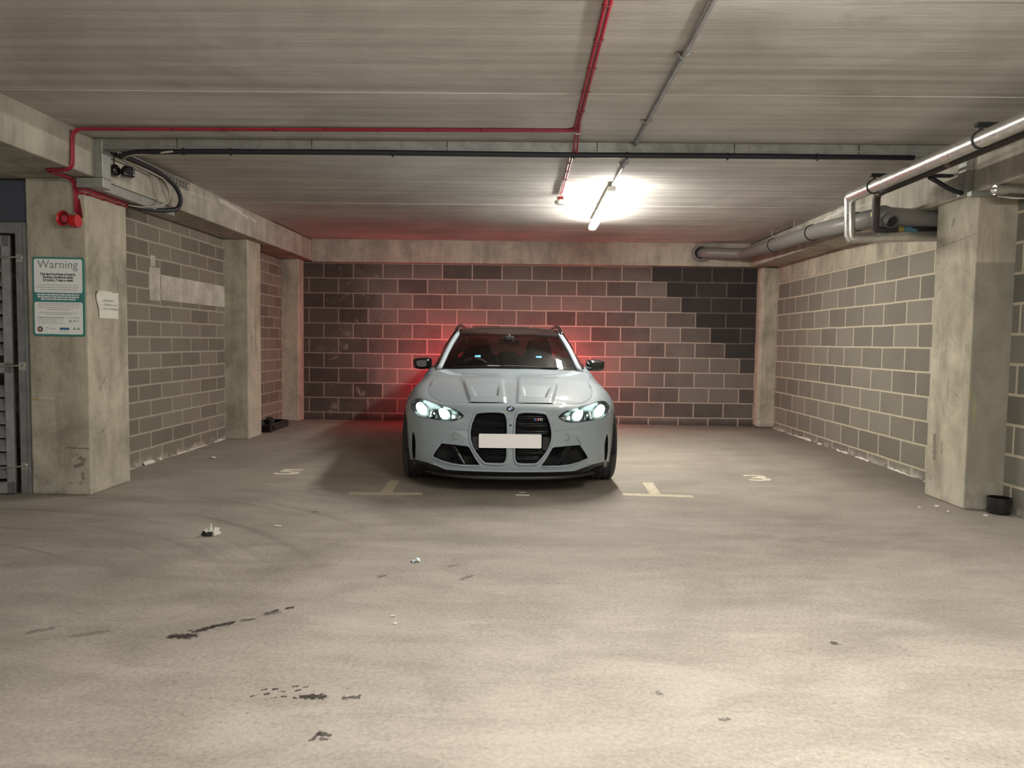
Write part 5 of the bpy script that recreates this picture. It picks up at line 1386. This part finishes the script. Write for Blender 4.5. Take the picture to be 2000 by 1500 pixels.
# ------------------------------------------------------------------ floor paint and litter
def flat_shape(name, polys, mat, label, cat, group=None, z=.0025, parent=None):
    bm = bmesh.new()
    for pts in polys: prism(bm, [(p[0], p[1], .0004) for p in pts], (0, 0, z - .0004))
    bmesh.ops.recalc_face_normals(bm, faces=bm.faces)
    o = mesh_obj(name, bm, mat); tag(o, label, cat, group); return o
flat_shape('bay_marking', [[(-1.385, 5.615), (-.805, 5.655), (-.812, 5.738), (-1.39, 5.700)], [(-1.145, 5.715), (-1.055, 5.722), (-1.078, 6.215), (-1.168, 6.205)]], MT['line_paint'], 'faded T-shaped bay line on the floor left of the car', 'floor marking', 'T-shaped bay lines')
flat_shape('bay_marking', [[(.800, 5.755), (1.362, 5.72), (1.36, 5.815), (.805, 5.848)], [(1.025, 5.83), (1.115, 5.822), (1.136, 6.325), (1.042, 6.318)]], MT['line_paint'], 'faded T-shaped bay line on the floor right of the car', 'floor marking', 'T-shaped bay lines')
def number(ch, x0, x1, y0, y1, label, rot=0.0, sx=1.0):
    bm = bmesh.new(); text_bm(bm, ch, 1.0, ((0, 0, 0), (1, 0, 0), (0, 1, 0)), 'LEFT', extrude=.0, bold=.02)
    xs = [v.co.x for v in bm.verts]; ys = [v.co.y for v in bm.verts]; a, b_, c, d = min(xs), max(xs), min(ys), max(ys)
    for v in bm.verts: v.co = Vector((x0 + (v.co.x - a) / (b_ - a) * (x1 - x0), y0 + (v.co.y - c) / (d - c) * (y1 - y0), .0006))
    g = bmesh.ops.extrude_face_region(bm, geom=bm.faces[:])
    for v in [e for e in g['geom'] if isinstance(e, bmesh.types.BMVert)]: v.co.z = .0025
    bmesh.ops.recalc_face_normals(bm, faces=bm.faces)
    o = mesh_obj('bay_number', bm, MT['number_paint']); tag(o, label, 'floor number', 'painted bay numbers')
number('3', 2.045, 2.255, 6.49, 6.78, 'painted number 3 on the floor of the right bay')
number('5', -2.262, -2.045, 6.40, 6.66, 'painted number 5 on the floor of the left bay')
# flattened tag on the floor before the car
def litter_flat(name, label, cat, loc, w_, d_, mat, rz=0.0, seed=1, h=.004):
    rnd = random.Random(seed); bm = bmesh.new(); g = []
    for i in range(6):
        g.append([bm.verts.new((w_ * (i / 5 - .5) + rnd.uniform(-.04, .04) * w_, d_ * (j / 3 - .5) + rnd.uniform(-.08, .08) * d_, .001 + h * rnd.random())) for j in range(4)])
    for a, b_ in zip(g, g[1:]):
        for j in range(3): bm.faces.new((a[j], b_[j], b_[j + 1], a[j + 1]))
    o = mesh_obj(name, bm, mat, smooth=40); o.location = loc; o.rotation_euler = (0, 0, rz); tag(o, label, cat); return o
lt = empty('metal_tag', (-.008, 5.745, 0)); tag(lt, 'small flattened metal tag on the floor before the car', 'tag')
bm = bmesh.new(); box(bm, (-.056, -.058, .001), (.056, -.025, .008), bevel=.001, seg=1); box(bm, (-.03, .03, .001), (.032, .065, .006), bevel=.001, seg=1); mesh_obj('bright_edge', bm, flat('dull_pale_metal', (.72, .70, .62), .5), lt)
bm = bmesh.new(); box(bm, (-.052, -.028, .001), (.050, .032, .003)); mesh_obj('dark_middle', bm, flat('dark_stained_metal', (.06, .055, .045), .6), lt)
def crumpled(loc):
    root = empty('crumpled_litter', loc); tag(root, 'crumpled cream and black wrapper on the floor before the left column', 'litter')
    bm = bmesh.new(); A = [bm.verts.new(p) for p in ((-.05, 0, .030), (-.005, -.018, .012), (.018, -.01, .028), (.002, .005, .082), (-.012, .012, .062), (-.03, .012, .04))]
    bm.faces.new((A[0], A[1], A[4], A[5])); bm.faces.new((A[1], A[2], A[3], A[4])); mesh_obj('cream_flap', bm, MT['paper'], root)
    bm = bmesh.new(); A = [bm.verts.new(p) for p in ((.022, -.01, .032), (.052, -.004, .034), (.056, .0, .050), (.024, .0, .052), (.066, -.006, .022), (.030, -.022, .002), (.07, -.012, .016))]
    bm.faces.new((A[0], A[1], A[2], A[3])); bm.faces.new((A[1], A[0], A[5], A[6], A[4])); mesh_obj('white_flap', bm, MT['white_plastic'], root)
    bm = bmesh.new(); A = [bm.verts.new(p) for p in ((-.062, 0, .002), (-.045, .0, .032), (-.02, -.022, .024), (.018, -.018, .030), (.022, -.03, .001), (-.01, -.034, .001), (-.035, -.03, .001))]
    bm.faces.new((A[0], A[1], A[2], A[6])); bm.faces.new((A[6], A[2], A[3], A[4], A[5])); mesh_obj('black_base', bm, MT['black'], root)
crumpled((-1.93, 4.37, 0))
litter_flat('paper_scrap', 'small white and blue paper scrap on the floor left of centre', 'litter', (-.589, 3.915, 0), .045, .05, flat('pale_blue_paper', (.70, .80, .85), .6), .4, 2, .018)
litter_flat('paper_scrap', 'thin white paper strip on the floor behind the crumpled wrapper', 'litter', (-1.60, 4.62, 0), .045, .03, MT['paper'], .1, 3)
litter_flat('paper_scrap', 'farther of two tiny white flecks on the open floor before the car', 'litter', tuple(on_z(768, 1204)), .018, .018, MT['paper'], .3, 6)
litter_flat('paper_scrap', 'nearer of two tiny white flecks on the open floor before the car', 'litter', tuple(on_z(772, 1218)), .018, .018, MT['paper'], .9, 7)
litter_flat('paper_scrap', 'tiny white scrap by the foot of the left wall', 'litter', tuple(on_z(418, 895)), .04, .08, MT['paper'], .3, 5, .02)
# rubbish at the left pilaster, pot at the right column
bx = empty('plastic_crate', (-3.44, 9.62, 0)); tag(bx, 'black plastic crate of rubbish on the floor behind the left pilaster', 'crate')
bm = bmesh.new(); box(bm, (-.17, -.36, 0), (.15, .36, .10), bevel=.02); bmesh.ops.delete(bm, geom=[f for f in bm.faces if f.normal.z > .9 and f.calc_area() > .05], context='FACES_ONLY'); mesh_obj('tub', bm, MT['black_gloss'], bx)
bm = bmesh.new(); tube(bm, [(.152 * 1, -.40 + .02 * k, .06 + .04 * math.sin(k * .5)) for k in range(10)], .012, 8); mesh_obj('handle', bm, MT['black_gloss'], bx, smooth=180)
for k, (x, y, z, r) in enumerate(((-.05, -.2, .09, .06), (.02, .02, .10, .05), (-.06, .18, .10, .055))):
    bm = bmesh.new(); bmesh.ops.create_icosphere(bm, subdivisions=2, radius=r); rnd = random.Random(k)
    for v in bm.verts: v.co = v.co * rnd.uniform(.7, 1.15) + Vector((x, y, z))
    o = mesh_obj('rubbish', bm, MT['black_rubber'], bx)
pt = empty('black_pot', (3.530, 5.37, 0)); tag(pt, 'black plastic pot on the floor against the right column', 'pot')
bm = bmesh.new(); lathe(bm, [(.0, .002), (.076, .002), (.080, .01), (.080, .104), (.084, .106), (.084, .120), (.078, .120), (.074, .03), (.0, .03)], (0, 0, 0), 'Z', 40); mesh_obj('body', bm, MT['black_gloss'], pt, smooth=35)
bm = bmesh.new(); tube(bm, [(.079 * math.cos(a), .079 * math.sin(a), .0855 + .012 * math.cos(a * 2)) for a in [-1.2 + 1.0 * k / 10 for k in range(11)]], .003, 6); mesh_obj('rim_handle', bm, MT['black'], pt)
for k, (px, py, w_, s) in enumerate(((1830, 990, .05, 11), (1852, 1000, .035, 12), (1795, 992, .04, 13), (1925, 1008, .04, 14))):
    p = on_z(px, py); rnd = random.Random(s); bm = bmesh.new(); bmesh.ops.create_icosphere(bm, subdivisions=1, radius=w_ * .4)
    for v in bm.verts: v.co = Vector((v.co.x * rnd.uniform(.8, 1.3), v.co.y * rnd.uniform(.8, 1.3), max(v.co.z * .6, -.004) + .004))
    o = mesh_obj('rubble_chip', bm, MT['mortar']); o.location = (p.x, p.y, 0)
    tag(o, ('larger pale mortar chip before the right column', 'pale mortar chip close to the foot of the right column', 'pale mortar chip left of the right column', 'pale mortar chip beside the black pot')[k], 'rubble', 'mortar chips at the right column')
for o in bpy.data.objects:
    if o.type == 'EMPTY': o.empty_display_size = .05
